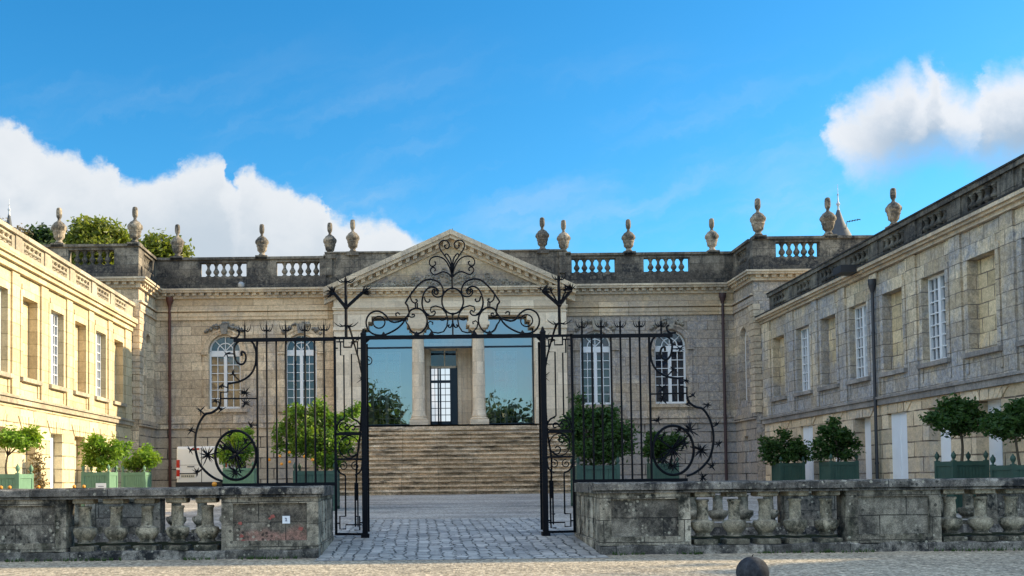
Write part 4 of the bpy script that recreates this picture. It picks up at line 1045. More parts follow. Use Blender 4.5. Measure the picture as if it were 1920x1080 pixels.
def spikes(mb, c, r, n, rnd, flat=.8, cone=None, w=.012):
    """cluster of curved iron thorns"""
    for i in range(n):
        if cone is None: d = Vector((rnd.uniform(-1, 1), rnd.uniform(-1, 1) * flat, rnd.uniform(-1, 1)))
        else: d = Vector(cone) + Vector((rnd.uniform(-1, 1), rnd.uniform(-1, 1) * flat, rnd.uniform(-1, 1))) * .9
        d.normalize(); b = Vector((rnd.uniform(-1, 1), rnd.uniform(-1, 1), rnd.uniform(-1, 1))) * .28
        L = r * rnd.uniform(.65, 1.1)
        mb.tube([c, c + d * L * .5 + b * L * .35, c + (d + b * .9).normalized() * L], w, 4, .002)
def trident(mb, c, h, wd, rnd):
    """upright point with leaf-like barbs curling up on each side"""
    mb.tube([c - Vector((0,0,h*.6)), c + Vector((0,0,h))], .02, 5, .004)
    for s_ in (-1, 1):
        for q, k in ((.55, .35), (1.0, .62)):
            mb.tube(smooth([c, c + Vector((s_*wd*.5*q, rnd.uniform(-.03,.03), -.02 * q)), c + Vector((s_*wd*.9*q, 0, .05*k)), c + Vector((s_*wd*q*1.03, 0, h*k))], 3), .018, 4, .004)
    for s_ in (-1, 1): mb.tube([c, c + Vector((0, s_*wd*.6, 0)), c + Vector((0, s_*wd*.8, h*.5))], .011, 4, .003)
gate = thing('wrought_iron_gateway', 'black wrought iron gateway with tall square posts and scrolled overthrow across the entrance', 'gate', (GXc, GY, gz(GY)))
ZBEAM = zy(632, GY)
for mir in (False, True):
    m = MB(); a = gp(677.2, 700, 0, mir).x; b_ = gp(687.2, 700, 0, mir).x; a, b_ = min(a, b_), max(a, b_)
    m.box(a, b_, GY - .055, GY + .055, gz(GY) - .02, ZBEAM + .06)
    m.box(a - .025, b_ + .025, GY - .08, GY + .08, gz(GY) - .02, gz(GY) + .07)
    m.lathe((a + b_) / 2, GY, ZBEAM + .06, [(.055, 0), (.03, .04), (.012, .10)], 4, square=True)
    m.prism([(a if mir else b_, ZBEAM - .03), ((a - .07) if mir else (b_ + .07), ZBEAM - .03), (a if mir else b_, ZBEAM - .10)], GY - .02, GY + .02, 'y')
    part('post', m, M['iron'], gate)
m = MB(); x0, x1 = gp(678, 700).x, gp(678, 700, 0, True).x
m.box(x0, x1, GY - .04, GY + .04, ZBEAM - .032, ZBEAM + .03); part('lintel_bar', m, M['iron'], gate)
# overthrow: half outline in photograph pixels, mirrored
def cc(pts): return [(740 + x / 5.142, 430 + y / 5.142 - .7) for x, y in pts]
half = [
 cc([(570,470),(530,428),(480,413),(440,428),(400,443),(372,425),(360,398),(375,372),(402,375),(408,398),(396,404)]),
 cc([(570,462),(545,370),(495,292),(425,264),(368,283),(350,325),(368,358),(402,352),(412,325),(398,314)]),
 cc([(568,440),(552,340),(500,258),(457,195),(448,145),(480,112),(522,115),(546,145),(538,182),(512,186),(498,163),(512,156)]),
 cc([(565,420),(560,300),(520,240),(500,262)]),
 cc([(482,625),(478,572),(445,518),(372,487),(292,500),(222,560),(160,640),(118,705),(120,722),(136,745),(150,812)]),
 cc([(180,600),(163,640),(175,692),(205,714),(228,698),(220,680),(210,688)]),
 cc([(398,612),(400,590),(425,596),(430,622),(408,630),(385,605),(385,600)]),
 cc([(482,628),(455,652),(410,655),(378,628),(375,594),(400,580)]),
 cc([(438,600),(405,566),(350,562),(300,610),(276,690),(282,760),(312,812),(342,833)]),
 cc([(298,655),(310,695),(335,706),(352,688),(342,678)]),
 cc([(378,796),(368,806),(355,788),(362,755),(405,742),(462,758),(505,810),(524,870),(512,940),(480,990),(428,1004),(375,995),(338,955),(328,910),(350,890),(378,902),(376,918),(366,916)]),
 cc([(378,796),(392,790),(402,808),(385,832),(350,838),(318,830)]),
 cc([(138,850),(158,790),(212,764),(268,780),(312,835),(322,900),(300,960),(258,1000),(208,1006),(165,980),(142,930)]),
 cc([(142,930),(120,900),(118,860),(145,815)]),
 cc([(142,835),(165,850),(195,845),(198,826),(180,822),(176,834)]),
 cc([(570,905),(552,945),(530,946),(528,930),(540,925)]),
 cc([(440,862),(462,880),(492,872),(505,850)]),
 cc([(228,714),(228,764)]), cc([(210,714),(210,765)]),
]
s2 = lambda pts: [(660 + x / 4.8, 560 + y / 4.8) for x, y in pts]
half += [
 s2([(490,172),(470,190),(400,212),(350,200),(310,150),(262,118),(215,113),(165,138),(136,190),(138,250),(170,300),(222,326),(290,326),(350,305),(415,268),(465,220),(495,165)]),
 s2(spiral(249, 212, 54, 0, 1.0, 54)), s2([(408,160),(402,135),(425,128),(440,145)]),
]
ov = MB()
rr = [.0130] * len(half); 
for i in (4, 8, 12, 19): rr[i] = .0165
ctr_ring = cc([(572 + 104 * math.cos(t), 695 + 124 * math.sin(t)) for t in [2 * math.pi * k / 32 for k in range(33)]])
ov.tube(gl(ctr_ring), .016, 6)
ov.tube(gl(cc([(570,572),(570,420)])), .018, 6); ov.tube(gl(cc([(570,1022),(570,820)])), .014, 6)
for mir in (False, True):
    for k, pts in enumerate(half):
        p = gl(pts, mir); ov.tube(smooth(p, 3) if len(p) > 2 and len(p) < 18 else p, rr[k], 6)
    for x in (218, 290, 362):
        c = gl([(660 + x / 4.8 if x == 290 else 740 + x / 5.142, 630)], mir)[0]; ov.lathe(c.x, c.y, ZBEAM + .03, [(.05, 0), (.03, .03), (.006, .07)], 4, square=True)
for x, y in ((570, 820), (570, 572)):
    c = gl(cc([(x, y)]))[0]; ov.box(c.x - .02, c.x + .02, c.y - .02, c.y + .02, c.z - .02, c.z + .02)
part('overthrow', ov, M['iron'], gate, 60)
# openwork side panels beside the posts
for mir in (False, True):
    m = MB(); L = lambda pts, r=.013, dy=0: m.tube(gl(pts, mir, dy), r * 1.35, 4)
    S = lambda pts, r=.012: m.tube(smooth(gl(pts, mir), 4), r * 1.3, 5)
    L([(628,631),(628,1003)], .022); L([(628,1001.5),(681,1001.5)], .022); L([(626,634),(681,634)], .022)
    L([(628,861),(680,861)], .018); L([(628,814),(680,814)], .022)
    L([(637,636),(637,641),(631,641)], .011)
    L([(645,634),(645,651),(656,651)], .012); L([(639,641),(639,666),(645,666),(645,784)], .012); L([(633,641),(645,641)], .012)
    L([(664,641),(671,641),(671,664),(659.5,664),(659.5,784)], .012); L([(645,651),(660,651),(660,641),(672,641)], .012)
    L([(628,653),(634,653)], .011); L([(672,653),(680,653)], .011)
    S([(645,784),(642,787),(636,790),(632,797),(631,806)]); S([(659.5,784),(664,787),(670,790),(675,797),(677,806)])
    S([(653,800),(649,798),(646,801),(648,805),(652,805),(655,801),(660,797),(665,800),(663,806),(659,805)], .010); S([(652,798),(645,793),(638,795),(636,802),(641,806)], .010)
    L([(631,806),(636,811),(672,811),(677,806)], .010)
    ring = [(653.5 + 19 * math.cos(t), 838 + 21 * math.sin(t)) for t in [2*math.pi*k/24 for k in range(25)]]; m.tube(gl(ring, mir), .011, 5)
    S([(640,826),(645,821),(652,822),(655,830),(649,835),(645,831)], .009); S([(667,850),(662,855),(655,854),(652,846),(658,841),(662,845)], .009)
    for cx_, sg in ((642, 1), (665, -1)):
        m.tube(gl(spiral(cx_, 874, 8.5, R(-90), 1.35, 1.5, sgn=sg), mir), .010, 5)
    S([(630,866),(632,880),(637,887),(646,891)]); S([(678,866),(676,880),(671,887),(664,891)])
    L([(646,891),(646,968)], .013); L([(646,968),(635,968),(635,992),(646,992),(646,984),(676,984)], .012); L([(628,981),(635,981)], .011)
    L([(664,968),(672,968),(672,994),(662,994)], .012); L([(672,980),(681,980)], .012)
    part('side_panel', m, M['iron'], gate)
    # raking stay with its weight and thorns, standing just inside
    m = MB(); rnd = random.Random(21 + mir)
    dy = .22
    m.tube([gl([(656,612)], mir, .05)[0], gl([(663,640)], mir, dy)[0], gl([(671,668)], mir, dy)[0], gl([(678,700)], mir, dy*.6)[0], gl([(679,745)], mir, .06)[0]], .016, 6)
    m.tube([gl([(679,745)], mir, .06)[0], gl([(673,815)], mir, dy)[0], gl([(666,862)], mir, dy)[0], gl([(663,905)], mir, dy + .3)[0]], .018, 6)
    b0 = gl([(663,905)], mir, dy + .3)[0]; b1 = gl([(663,990)], mir, dy + .3)[0]
    m.box(b0.x - .035, b0.x - .008, b0.y - .03, b0.y + .03, b1.z, b0.z); m.box(b0.x + .012, b0.x + .035, b0.y - .03, b0.y + .03, b1.z, b0.z); m.box(b0.x - .035, b0.x + .035, b0.y - .032, b0.y + .032, b0.z - .32, b0.z)
    for x, y, r in ((676, 679, .10), (677, 708, .12), (672, 632, .12), (660, 640, .08)): spikes(m, gl([(x, y)], mir, dy)[0], r, 9, rnd)
    part('stay', m, M['iron'], gate)
    # crown rod over the panel
    m = MB(); top = gl([(650, 522)], mir)[0]; bot = gl([(650, 632)], mir)[0]
    m.tube([bot, top], .028, 6); j = gl([(650, 577)], mir)[0]; m.lathe(j.x, j.y, j.z - .04, [(.02, 0), (.045, .04), (.02, .08)], 8)
    trident(m, gl([(650, 527)], mir)[0], .16 if mir else .11, .17 if not mir else .12, rnd); trident(m, gl([(650, 610)], mir)[0], .10, .21, rnd)
    for tx, ty in ((627, 549), (681, 549)):
        e = gl([(tx, ty)], mir)[0]; m.tube([j, e], .03, 6); spikes(m, e, .19, 22, rnd, .8, ((tx - 650) / 30, 0, .35), .02)
        spikes(m, e + (e - j) * .15, .11, 7, rnd)
    if mir:
        for tx in (638, 665):
            e = gl([(tx, 551)], mir)[0]; m.tube([j, e], .014, 5); spikes(m, e, .13, 8, rnd, .8, (0, 0, .8))
    m.tube(smooth([gl([(654, 612)], mir)[0], gl([(658, 622)], mir, .1)[0], gl([(662, 640)], mir, .2)[0]], 3), .014, 5)
    part('crown_rod', m, M['iron'], gate)
# gate leaf folded back against the left post shows only its curls
m = MB(); 
m.tube(gl(spiral(690, 676, 9, R(-100), 1.3, 2), False, .10), .010, 5)
for x in (688, 1020):
    px = gp(688, 700, 0, x > 900).x; m.box(px - .02, px + .02, GY + .08, GY + .12, gz(GY) + .1, ZBEAM - .1); part('hinge_stile', m, M['iron'], gate); m = MB()

# ------------------------------------------------------------------ railings on either side
def railing(mir):
    rnd = random.Random(31 + mir)
    side = 'right' if mir else 'left'
    o = thing('iron_railing', 'black iron railing with thorned scroll end, ' + ('on the shaded side of the gateway' if mir else 'standing before the white van'), 'railing', (gp(550, 900, 0, mir).x, GY, ZCAP))
    zt = zy(633.5, GY); zb = ZCAP + .03
    m = MB(); a, b_ = sorted((gp(438, 0, 0, mir).x, gp(628, 0, 0, mir).x)); m.box(a, b_, GY - .025, GY + .025, zt - .035, zt + .028); part('top_rail', m, M['iron'], o)
    m = MB(); a, b_ = sorted((gp(415, 0, 0, mir).x, gp(628, 0, 0, mir).x)); m.box(a, b_, GY - .025, GY + .025, zb - .035, zb + .025); part('bottom_rail', m, M['iron'], o)
    for k in range(8):
        px = 482 + k * 18.0; x = gp(px, 0, 0, mir).x
        m = MB(); r = .0175 if k else .021
        tall = k in (1, 3, 5, 7)
        m.tube([(x, GY, zb), (x, GY, zt + (.02 if not tall else .25))], r, 6); part('bar', m, M['iron'], o)
        if tall or k == 0:
            f = MB(); xx = x if k else gp(459, 0, 0, mir).x
            if not k: f.tube([(xx, GY, zt), (xx, GY, zt + .25)], .015, 5)
            trident(f, Vector((xx, GY, zt + .17)), .17, .105, rnd); part('spear_head', f, M['iron'], o)
    c5 = lambda pts: [(330 + x / 5.333, 580 + y / 5.333 - 3.5 * 0) for x, y in pts]; c6 = lambda pts: [(330 + x / 5.333, 740 + y / 5.333) for x, y in pts]
    m = MB()
    def t(pts, r=.019): m.tube(smooth(gl([(x, y - 3) for x, y in pts], mir), 4), r, 6)
    t(c5([(652,482),(656,440),(688,455),(698,505),(678,555),(635,565),(598,525),(580,440),(590,375),(640,330),(715,322),(765,350),(792,410),(800,480),(785,590),(735,675),(640,735),(515,760)]))
    m.tube(gl([(x, y - 3) for x, y in c5([(515,760),(515,842),(442,848),(442,950)])], mir), .018, 4)
    t(c5([(442,950),(415,1005),(350,1050)]) + c6([(285,215),(222,310),(190,430),(188,560),(225,700),(300,795),(385,855),(460,882)]), .022)
    m.tube(gl([(x, y - 3) for x, y in c5([(442,908),(812,908)])], mir), .018, 4)
    ring = c6([(590 + 205 * math.cos(q), 622 + 246 * math.sin(q)) for q in [2*math.pi*k/36 for k in range(37)]]); m.tube(gl([(x, y - 3) for x, y in ring], mir), .024, 6)
    m.tube(smooth(gl([(x, y - 3) for x, y in c5([(540,300),(600,300),(628,270),(628,235),(605,225)])], mir), 4), .018, 5)
    for k, q in enumerate(((430, 470), (760, 480), (640, 800), (520, 480))):
        m.tube(gl([(x, y - 3) for x, y in c6([(590, 620), q])], mir), .015, 5)
    part('end_scroll', m, M['iron'], o, 60)
    cl = [(c6([(600,610)]), .30, 34), (c6([(310,625)]), .20, 26), (c6([(590,785)]), .20, 22), (c6([(470,560)]), .16, 18), (c6([(530,425)]), .12, 12), (c6([(690,480)]), .11, 10), (c5([(690,850)]), .13, 16), (c5([(690,960)]), .13, 14),
          (c5([(500,460)]), .10, 9), (c5([(565,665)]), .10, 9), (c5([(445,780)]), .08, 8), (c5([(380,930)]), .10, 8), (c6([(240,175)]), .11, 9), (c6([(145,375)]), .10, 9), (c6([(135,570)]), .10, 8), (c6([(205,795)]), .11, 10), (c6([(450,165)]), .11, 7), (c6([(735,320)]), .10, 10)]
    if mir: cl += [(c6([(420,420)]), .22, 20), (c6([(300,900)]), .14, 10), (c6([(700,700)]), .2, 14)]
    anchor = {8: c5([(578,462)]), 9: c5([(640,735)]), 10: c5([(515,800)]), 11: c5([(440,950)]), 12: c6([(285,215)]), 13: c6([(195,400)]), 14: c6([(190,570)]), 15: c6([(265,750)]), 16: c5([(412,1000)]), 17: c6([(808,320)]), 1: c6([(420,590)])}
    for k, (c, r, n_) in enumerate(cl):
        f = MB(); q = gl([(c[0][0], c[0][1] - 3)], mir)[0]; spikes(f, q, r, n_, rnd, .7, None, .017)
        if k in anchor: f.tube([q, gl([(anchor[k][0][0], anchor[k][0][1] - 3)], mir)[0]], .012, 5)
        part('thorn_cluster', f, M['iron'], o)
    return o
railing(False); railing(True)
# ------------------------------------------------------------------ foliage
def crown(mb, blobs, n, s, rnd, ar=.95, shell=.45, cd=34, tight=.13, shoots=0):
    """leaf-sized blades spread through overlapping lobes; blobs: (centre, radii)"""
    w = [b[1][0] * b[1][1] * b[1][2] for b in blobs]; T = sum(w)
    for (c, r), wi in zip(blobs, w):
        k = int(n * wi / T)
        cl = []
        for _ in range(max(8, k // cd)):
            d = Vector((rnd.gauss(0, 1), rnd.gauss(0, 1), rnd.gauss(0, 1))).normalized(); q = shell + (1 - shell) * rnd.random() ** .6
            cl.append(Vector((c[0] + d.x * r[0] * q, c[1] + d.y * r[1] * q, c[2] + d.z * r[2] * q)))
        cs = tight * (r[0] + r[2]) / 2 + s * .9
        for _ in range(shoots):
            e = rnd.choice(cl); q0 = Vector(c); cl += [q0 + (e - q0) * rnd.uniform(1.12, 1.40)]
        for _ in range(k):
            p = rnd.choice(cl) + Vector((rnd.gauss(0, cs), rnd.gauss(0, cs), rnd.gauss(0, cs * .8)))
            a = Vector((rnd.gauss(0, 1), rnd.gauss(0, 1), rnd.gauss(0, .7))).normalized(); b = a.cross(Vector((rnd.gauss(0, 1), rnd.gauss(0, 1), rnd.gauss(0, 1)))).normalized()
            L = s * rnd.uniform(.7, 1.3); H = L * ar
            i = len(mb.v); q = p + (b.cross(a)) * H * .2; mb.v += [tuple(p - a * L), tuple(q + b * H * .5 - a * L * .1), tuple(p + a * L), tuple(q - b * H * .5 + a * L * .1)]; mb.f.append((i, i+1, i+2)); mb.f.append((i, i+2, i+3))
def limbs(mb, base, top, r, blobs, rnd, n=7):
    base, top = Vector(base), Vector(top); mid = (base + top) / 2 + Vector((rnd.uniform(-.06, .06), rnd.uniform(-.04, .04), 0)) * (top - base).length
    mb.tube(smooth([base, mid, top], 4), r, 8, r * .62)
    for c, rr in (blobs * 9)[:max(n, len(blobs))]:
        e = Vector(c) + Vector((rnd.uniform(-.6, .6) * rr[0], rnd.uniform(-.6, .6) * rr[1], rnd.uniform(-.2, .7) * rr[2]))
        mb.tube(smooth([top - Vector((0, 0, .1 * rr[2])), (top + e) / 2 + Vector((0, 0, .15 * rr[2])), e], 3), r * .5, 5, r * .12)
def planter(x, y, w, label, dark, cr, leaf, seed, n=2400, s=.05, trunk_top=None, h=.95, label_box=None, rot=0.0, fin=True, oranges=()):
    """a tree in a square wooden box; the tree and its box are one thing each"""
    zb = gz(y); top = EYE + cr['box']; h = top - zb
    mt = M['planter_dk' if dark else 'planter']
    b = thing('planter_box', label_box, 'planter', (x, y, zb), 'square green planter boxes')
    m = MB(); t = .04; nb = 9
    for sx, sy in ((0,-1), (0,1), (-1,0), (1,0)):
        for i in range(nb):
            a = -w/2 + .06 + (w - .12) * i / nb; e = a + (w - .12) / nb - .006
            if sx == 0: m.box(x + a, x + e, y + sy * (w/2 - .025) - t/2, y + sy * (w/2 - .025) + t/2, zb + .10, top - .04)
            else: m.box(x + sx * (w/2 - .025) - t/2, x + sx * (w/2 - .025) + t/2, y + a, y + e, zb + .10, top - .04)
    part('boards', m, mt, b)
    a = w/2
    for z0, z1 in ((top - .10, top), (zb + .10, zb + .18)):
        m = MB()
        m.box(x - a + .04, x + a - .04, y - a - .012, y - a + .03, z0, z1); m.box(x - a + .04, x + a - .04, y + a - .03, y + a + .012, z0, z1)
        m.box(x - a - .012, x - a + .03, y - a + .04, y + a - .04, z0, z1); m.box(x + a - .03, x + a + .012, y - a + .04, y + a - .04, z0, z1)
        part('rail', m, mt, b)
    for sx in (-1, 1):
        for sy in (-1, 1):
            m = MB(); px, py = x + sx * (a - .03), y + sy * (a - .03)
            m.box(px - .045, px + .045, py - .045, py + .045, zb - .02, top + .02)
            if fin: m.lathe(px, py, top + .02, [(.03, 0), (.022, .03), (.045, .07), (.055, .11), (.045, .15), (.02, .18), (.012, .21)], 10)
            part('corner_post', m, mt, b, 40)
    m = MB(); m.box(x - a + .06, x + a - .06, y - a + .06, y + a - .06, top - .16, top - .09); part('soil', m, M['soil'], b)
    n = int(n * 1.25)
    tr = thing('orange_tree', label, 'tree', (x, y, top - .09), 'orange trees in boxes')
    rnd = random.Random(seed); c = MB(); crown(c, [(q[0], tuple(.88 * w_ for w_ in q[1])) for q in cr['blobs']], n, s * 1.1, rnd, shell=.50, cd=95, tight=.115, shoots=9)
    part('crown', c, M[leaf], tr)
    tk = MB(); bc = cr['blobs'][0]; tt = cr.get('tt', bc[0][2] - bc[1][2] * .5); limbs(tk, (x, y, top - .12), (x + cr.get('lean', 0), y, tt), cr.get('tr', .045), cr['blobs'], rnd, 8); part('trunk', tk, M['bark'], tr, 60)
    for px, py in oranges:
        p = at(px, py, y - cr['blobs'][0][1][1] * .9); m = MB(); m.lathe(p.x, p.y, p.z, [(.04 * math.cos(R(a_)), .04 * math.sin(R(a_))) for a_ in range(-80, 81, 20)], 10); part('orange', m, M['orange'], tr, 60)
    return b
def blob(px, py, D, rx, rz, ry=None):
    """lobe seen at this place with these pixel radii"""
    p = at(px, py, D); k = D / F; return ((p.x, p.y, p.z), (rx * k, (ry or rx) * k * 1.0, rz * k))
def bx(px, D): return at(px, 890, D).x
planter(bx(14, 23.5), 23.5, .85, 'small orange tree with yellowing leaves and a bare thin trunk, before the sunny wing', False,
    dict(box=.27, blobs=[blob(34, 822, 23.5, 36, 17), blob(8, 826, 23.5, 22, 14), blob(60, 818, 23.5, 14, 16), blob(20, 808, 23.5, 14, 10)], tt=zy(845, 23.5), tr=.03), 'leaf_sun', 1, 1800, .055, label_box='green planter box holding the yellowing orange tree')
p2 = planter(bx(187, 30), 30.0, .80, 'bright green bushy orange tree in the box with the white card', False,
    dict(box=.37, blobs=[blob(196, 848, 30, 34, 28), blob(215, 838, 30, 24, 18), blob(178, 838, 30, 22, 18), blob(196, 866, 30, 24, 12)], tt=zy(872, 30)), 'leaf_sun', 2, 3000, .055, label_box='green planter box with a white card on its front, before the sunny wing')
planter(bx(256, 34), 34.0, .77, 'low bright green orange tree nearest the sunlit corner pavilion', False,
    dict(box=.40, blobs=[blob(272, 858, 34, 24, 17), blob(255, 870, 34, 20, 9), blob(284, 866, 34, 14, 12)], tt=zy(878, 34)), 'leaf_sun', 3, 1900, .055, label_box='green planter box nearest the sunlit corner pavilion')
planter(bx(452, 35.5), 35.5, 1.05, 'small rounded orange tree beside the white van, seen through an iron circle', False,
    dict(box=.52, blobs=[blob(442, 838, 35.5, 38, 30), blob(455, 822, 35.5, 22, 16), blob(428, 850, 35.5, 20, 18)], tt=zy(868, 35.5)), 'leaf_sun', 4, 2600, .065, label_box='pale green planter box beside the white van, seen under an iron circle')
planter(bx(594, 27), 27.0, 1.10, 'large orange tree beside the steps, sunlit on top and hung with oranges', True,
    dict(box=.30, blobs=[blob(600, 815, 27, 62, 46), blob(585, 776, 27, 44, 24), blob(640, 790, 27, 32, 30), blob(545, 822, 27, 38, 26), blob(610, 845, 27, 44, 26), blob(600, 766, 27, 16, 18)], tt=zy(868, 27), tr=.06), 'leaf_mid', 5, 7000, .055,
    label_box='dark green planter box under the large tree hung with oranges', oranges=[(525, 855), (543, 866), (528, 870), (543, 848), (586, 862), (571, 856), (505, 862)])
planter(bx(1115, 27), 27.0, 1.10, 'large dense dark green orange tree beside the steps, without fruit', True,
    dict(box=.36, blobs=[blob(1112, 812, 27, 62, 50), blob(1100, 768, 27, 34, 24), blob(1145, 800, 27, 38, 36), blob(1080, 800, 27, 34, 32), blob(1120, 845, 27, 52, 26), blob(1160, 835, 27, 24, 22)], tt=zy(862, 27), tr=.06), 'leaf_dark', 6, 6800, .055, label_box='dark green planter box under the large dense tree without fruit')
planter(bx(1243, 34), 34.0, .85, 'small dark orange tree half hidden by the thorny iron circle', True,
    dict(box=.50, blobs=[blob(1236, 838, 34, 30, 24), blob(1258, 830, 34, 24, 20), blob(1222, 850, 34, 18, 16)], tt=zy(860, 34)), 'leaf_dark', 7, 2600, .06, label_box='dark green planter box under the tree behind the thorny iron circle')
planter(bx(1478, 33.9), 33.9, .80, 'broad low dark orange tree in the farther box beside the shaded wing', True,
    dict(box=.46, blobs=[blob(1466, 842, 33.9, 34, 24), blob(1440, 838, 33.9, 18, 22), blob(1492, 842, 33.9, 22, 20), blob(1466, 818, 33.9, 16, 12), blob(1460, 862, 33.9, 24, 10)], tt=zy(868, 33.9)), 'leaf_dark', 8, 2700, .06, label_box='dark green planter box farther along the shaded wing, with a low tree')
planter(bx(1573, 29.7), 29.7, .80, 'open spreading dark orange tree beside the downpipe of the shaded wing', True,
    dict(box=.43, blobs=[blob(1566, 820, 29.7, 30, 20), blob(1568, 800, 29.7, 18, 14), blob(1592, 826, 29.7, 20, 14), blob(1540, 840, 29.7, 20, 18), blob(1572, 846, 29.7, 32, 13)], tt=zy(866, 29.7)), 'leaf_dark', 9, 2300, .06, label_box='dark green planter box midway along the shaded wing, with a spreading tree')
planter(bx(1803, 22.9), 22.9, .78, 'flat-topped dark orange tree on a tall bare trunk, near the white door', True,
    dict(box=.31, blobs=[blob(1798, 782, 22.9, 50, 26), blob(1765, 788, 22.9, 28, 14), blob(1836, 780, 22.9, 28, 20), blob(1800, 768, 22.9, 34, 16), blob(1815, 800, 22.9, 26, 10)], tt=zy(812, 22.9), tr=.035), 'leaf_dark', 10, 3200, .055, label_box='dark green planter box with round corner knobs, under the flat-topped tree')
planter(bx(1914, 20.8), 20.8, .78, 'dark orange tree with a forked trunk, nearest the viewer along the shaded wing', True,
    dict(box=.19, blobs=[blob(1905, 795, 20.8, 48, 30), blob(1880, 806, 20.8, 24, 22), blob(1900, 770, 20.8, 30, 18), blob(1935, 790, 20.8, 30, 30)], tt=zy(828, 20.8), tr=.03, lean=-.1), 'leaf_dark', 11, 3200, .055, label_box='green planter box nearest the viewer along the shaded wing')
z = wl(p2); cd = thing('label_card', 'white card fixed to the front of a green planter box', 'sign', (z.x + .05, 29.58, EYE + .05))
m = MB(); cx_ = at(189, 905, 29.55).x; m.box(cx_ - .15, cx_ + .15, 29.555, 29.57, EYE - .20, EYE + .05); part('card', m, M['sign'], cd)
m = MB()
for i in range(2): m.box(cx_ - .08 + .02 * i, cx_ + .08 - .03 * i, 29.551, 29.5555, EYE - .05 - .05 * i, EYE - .035 - .05 * i)
part('lettering', m, M['ink'], cd)
m = MB(); rnd = random.Random(77); p = at(84, 870, 27.6); crown(m, [((p.x - .2, p.y, p.z + .1), (.16, .16, .62)), ((p.x - .2, p.y, p.z - .4), (.26, .2, .4))], 420, .05, rnd)
sh = thing('climbing_shrub', 'thin brown shrub against the sunny wing, between the first and second planter boxes', 'shrub', (p.x - .2, 27.6, gz(27.6)))
part('foliage', m, M['leaf_brown'], sh); m = MB()
for k in range(5): m.tube([(p.x - .2, 27.6, gz(27.6) - .03), (p.x - .2 + rnd.uniform(-.15, .15), 27.6, p.z + rnd.uniform(-.2, .7))], .012, 5, .004)
part('stem', m, M['bark'], sh)
# oranges lying on the coping
for px, lab in ((2, 'orange lying furthest left on the balustrade coping'), (18, 'orange on the coping, second from the left edge'), (72, 'orange on the coping below the gap right of the first planter box'), (139, 'smaller orange of the two side by side on the coping'), (157, 'orange on the coping just left of the box with the card'), (402, 'big orange on the coping under the iron scroll, below the white van')):
    p = at(px, 905, 17.68); r = .031 if px != 402 else .045
    m = MB(); m.lathe(p.x, 17.68, ZCAP + r * .95, [(max(.002, r * math.cos(R(a_))), r * math.sin(R(a_))) for a_ in range(-88, 89, 16)], 14)
    tag(part('orange', m, M['orange'], None, 60), lab, 'fruit', 'oranges on the coping')

# ------------------------------------------------------------------ woodland behind the left wing, distant roofs
def tree(label, blobs, n, s, leaf, seed, D, tr=.25, group='trees behind the left wing', name='broadleaf_tree'):
    rnd = random.Random(seed); x = sum(b[0][0] for b in blobs) / len(blobs)
    o = thing(name, label, 'tree', (x, D, gz(42)), group); c = MB(); crown(c, blobs, n, s, rnd, 1.0, .4); part('crown', c, M[leaf], o)
    t = MB(); limbs(t, (x, D, gz(42) - .3), (x, D, min(b[0][2] - b[1][2] * .4 for b in blobs)), tr, blobs, rnd); part('trunk', t, M['bark'], o, 60)
tree('broad yellow-green tree between the two urns of the sunlit corner pavilion', [blob(178, 446, 60, 46, 28), blob(165, 430, 60, 24, 14), blob(222, 450, 60, 28, 22), blob(140, 455, 60, 26, 24), blob(180, 478, 60, 60, 30)], 9000, .17, 'leaf_tree', 41, 60)
tree('yellow-green tree behind the urn above the rusty downpipe', [blob(295, 470, 58, 30, 26), blob(282, 458, 58, 16, 14), blob(330, 480, 58, 22, 22), blob(345, 470, 58, 8, 14), blob(300, 500, 58, 40, 24)], 5500, .16, 'leaf_tree', 42, 58)
tree('dull dark green tree rising just above the parapet of the sunny wing', [blob(80, 448, 64, 26, 18), blob(98, 452, 64, 20, 20), blob(62, 440, 64, 16, 10), blob(85, 480, 64, 40, 20)], 3800, .17, 'leaf_far', 43, 64)
tree('brown bare-twigged tree around the small pale spire', [blob(2, 416, 62, 14, 10), blob(40, 436, 62, 16, 14), blob(20, 446, 62, 30, 16)], 700, .09, 'leaf_brown', 44, 62)
def turret(px, D, ytip, ybase, rpx, lab, mast):
    p = at(px, ybase, D); t = at(px, ytip, D); r = rpx * D / F
    o = thing('turret_roof', lab, 'tower', (p.x, D, gz(42)))
    m = MB(); m.lathe(p.x, D, gz(42), [(r * .92, 0), (r * .92, p.z - gz(42) - .1)], 20); part('wall', m, M['facade'], o, 40)
    m = MB(); m.lathe(p.x, D, p.z - .15, [(r * 1.08, 0), (r, .15), (r * .5, (t.z - p.z) * .5 + .1), (.08, t.z - p.z + .15)], 20); part('roof', m, M['slate'], o, 40)
    m = MB(); m.lathe(p.x, D, t.z - .1, [(.10, 0), (.05, .3), (.12, .45), (.04, .6), (.025, mast * .6), (.07, mast * .62), (.015, mast * .66), (.01, mast)], 8); part('finial', m, M['zinc'], o, 40)
    return p, o
tp, to = turret(1573, 58, 394, 442, 22, 'conical slate turret roof with a thin finial behind the right corner pavilion', 1.6)
m = MB(); e = at(1588, 416, 57.5); m.tube([e, at(1613, 411, 57.5)], .022, 5)
m.tube([at(1584, 442, 57.5), e], .02, 5)
for k in range(5): q = e.lerp(at(1613, 411, 57.5), (k + .5) / 5); m.tube([q - Vector((0, .2, .08)), q + Vector((0, .2, .08))], .018, 4)
an = thing('television_antenna', 'thin television antenna beside the conical turret roof', 'antenna', at(1584, 442, 57.5)); part('mast', m, M['lead'], an)
tp, to = turret(17, 75, 402, 460, 14, 'small pale spire tip far behind the left wing', 1.3)

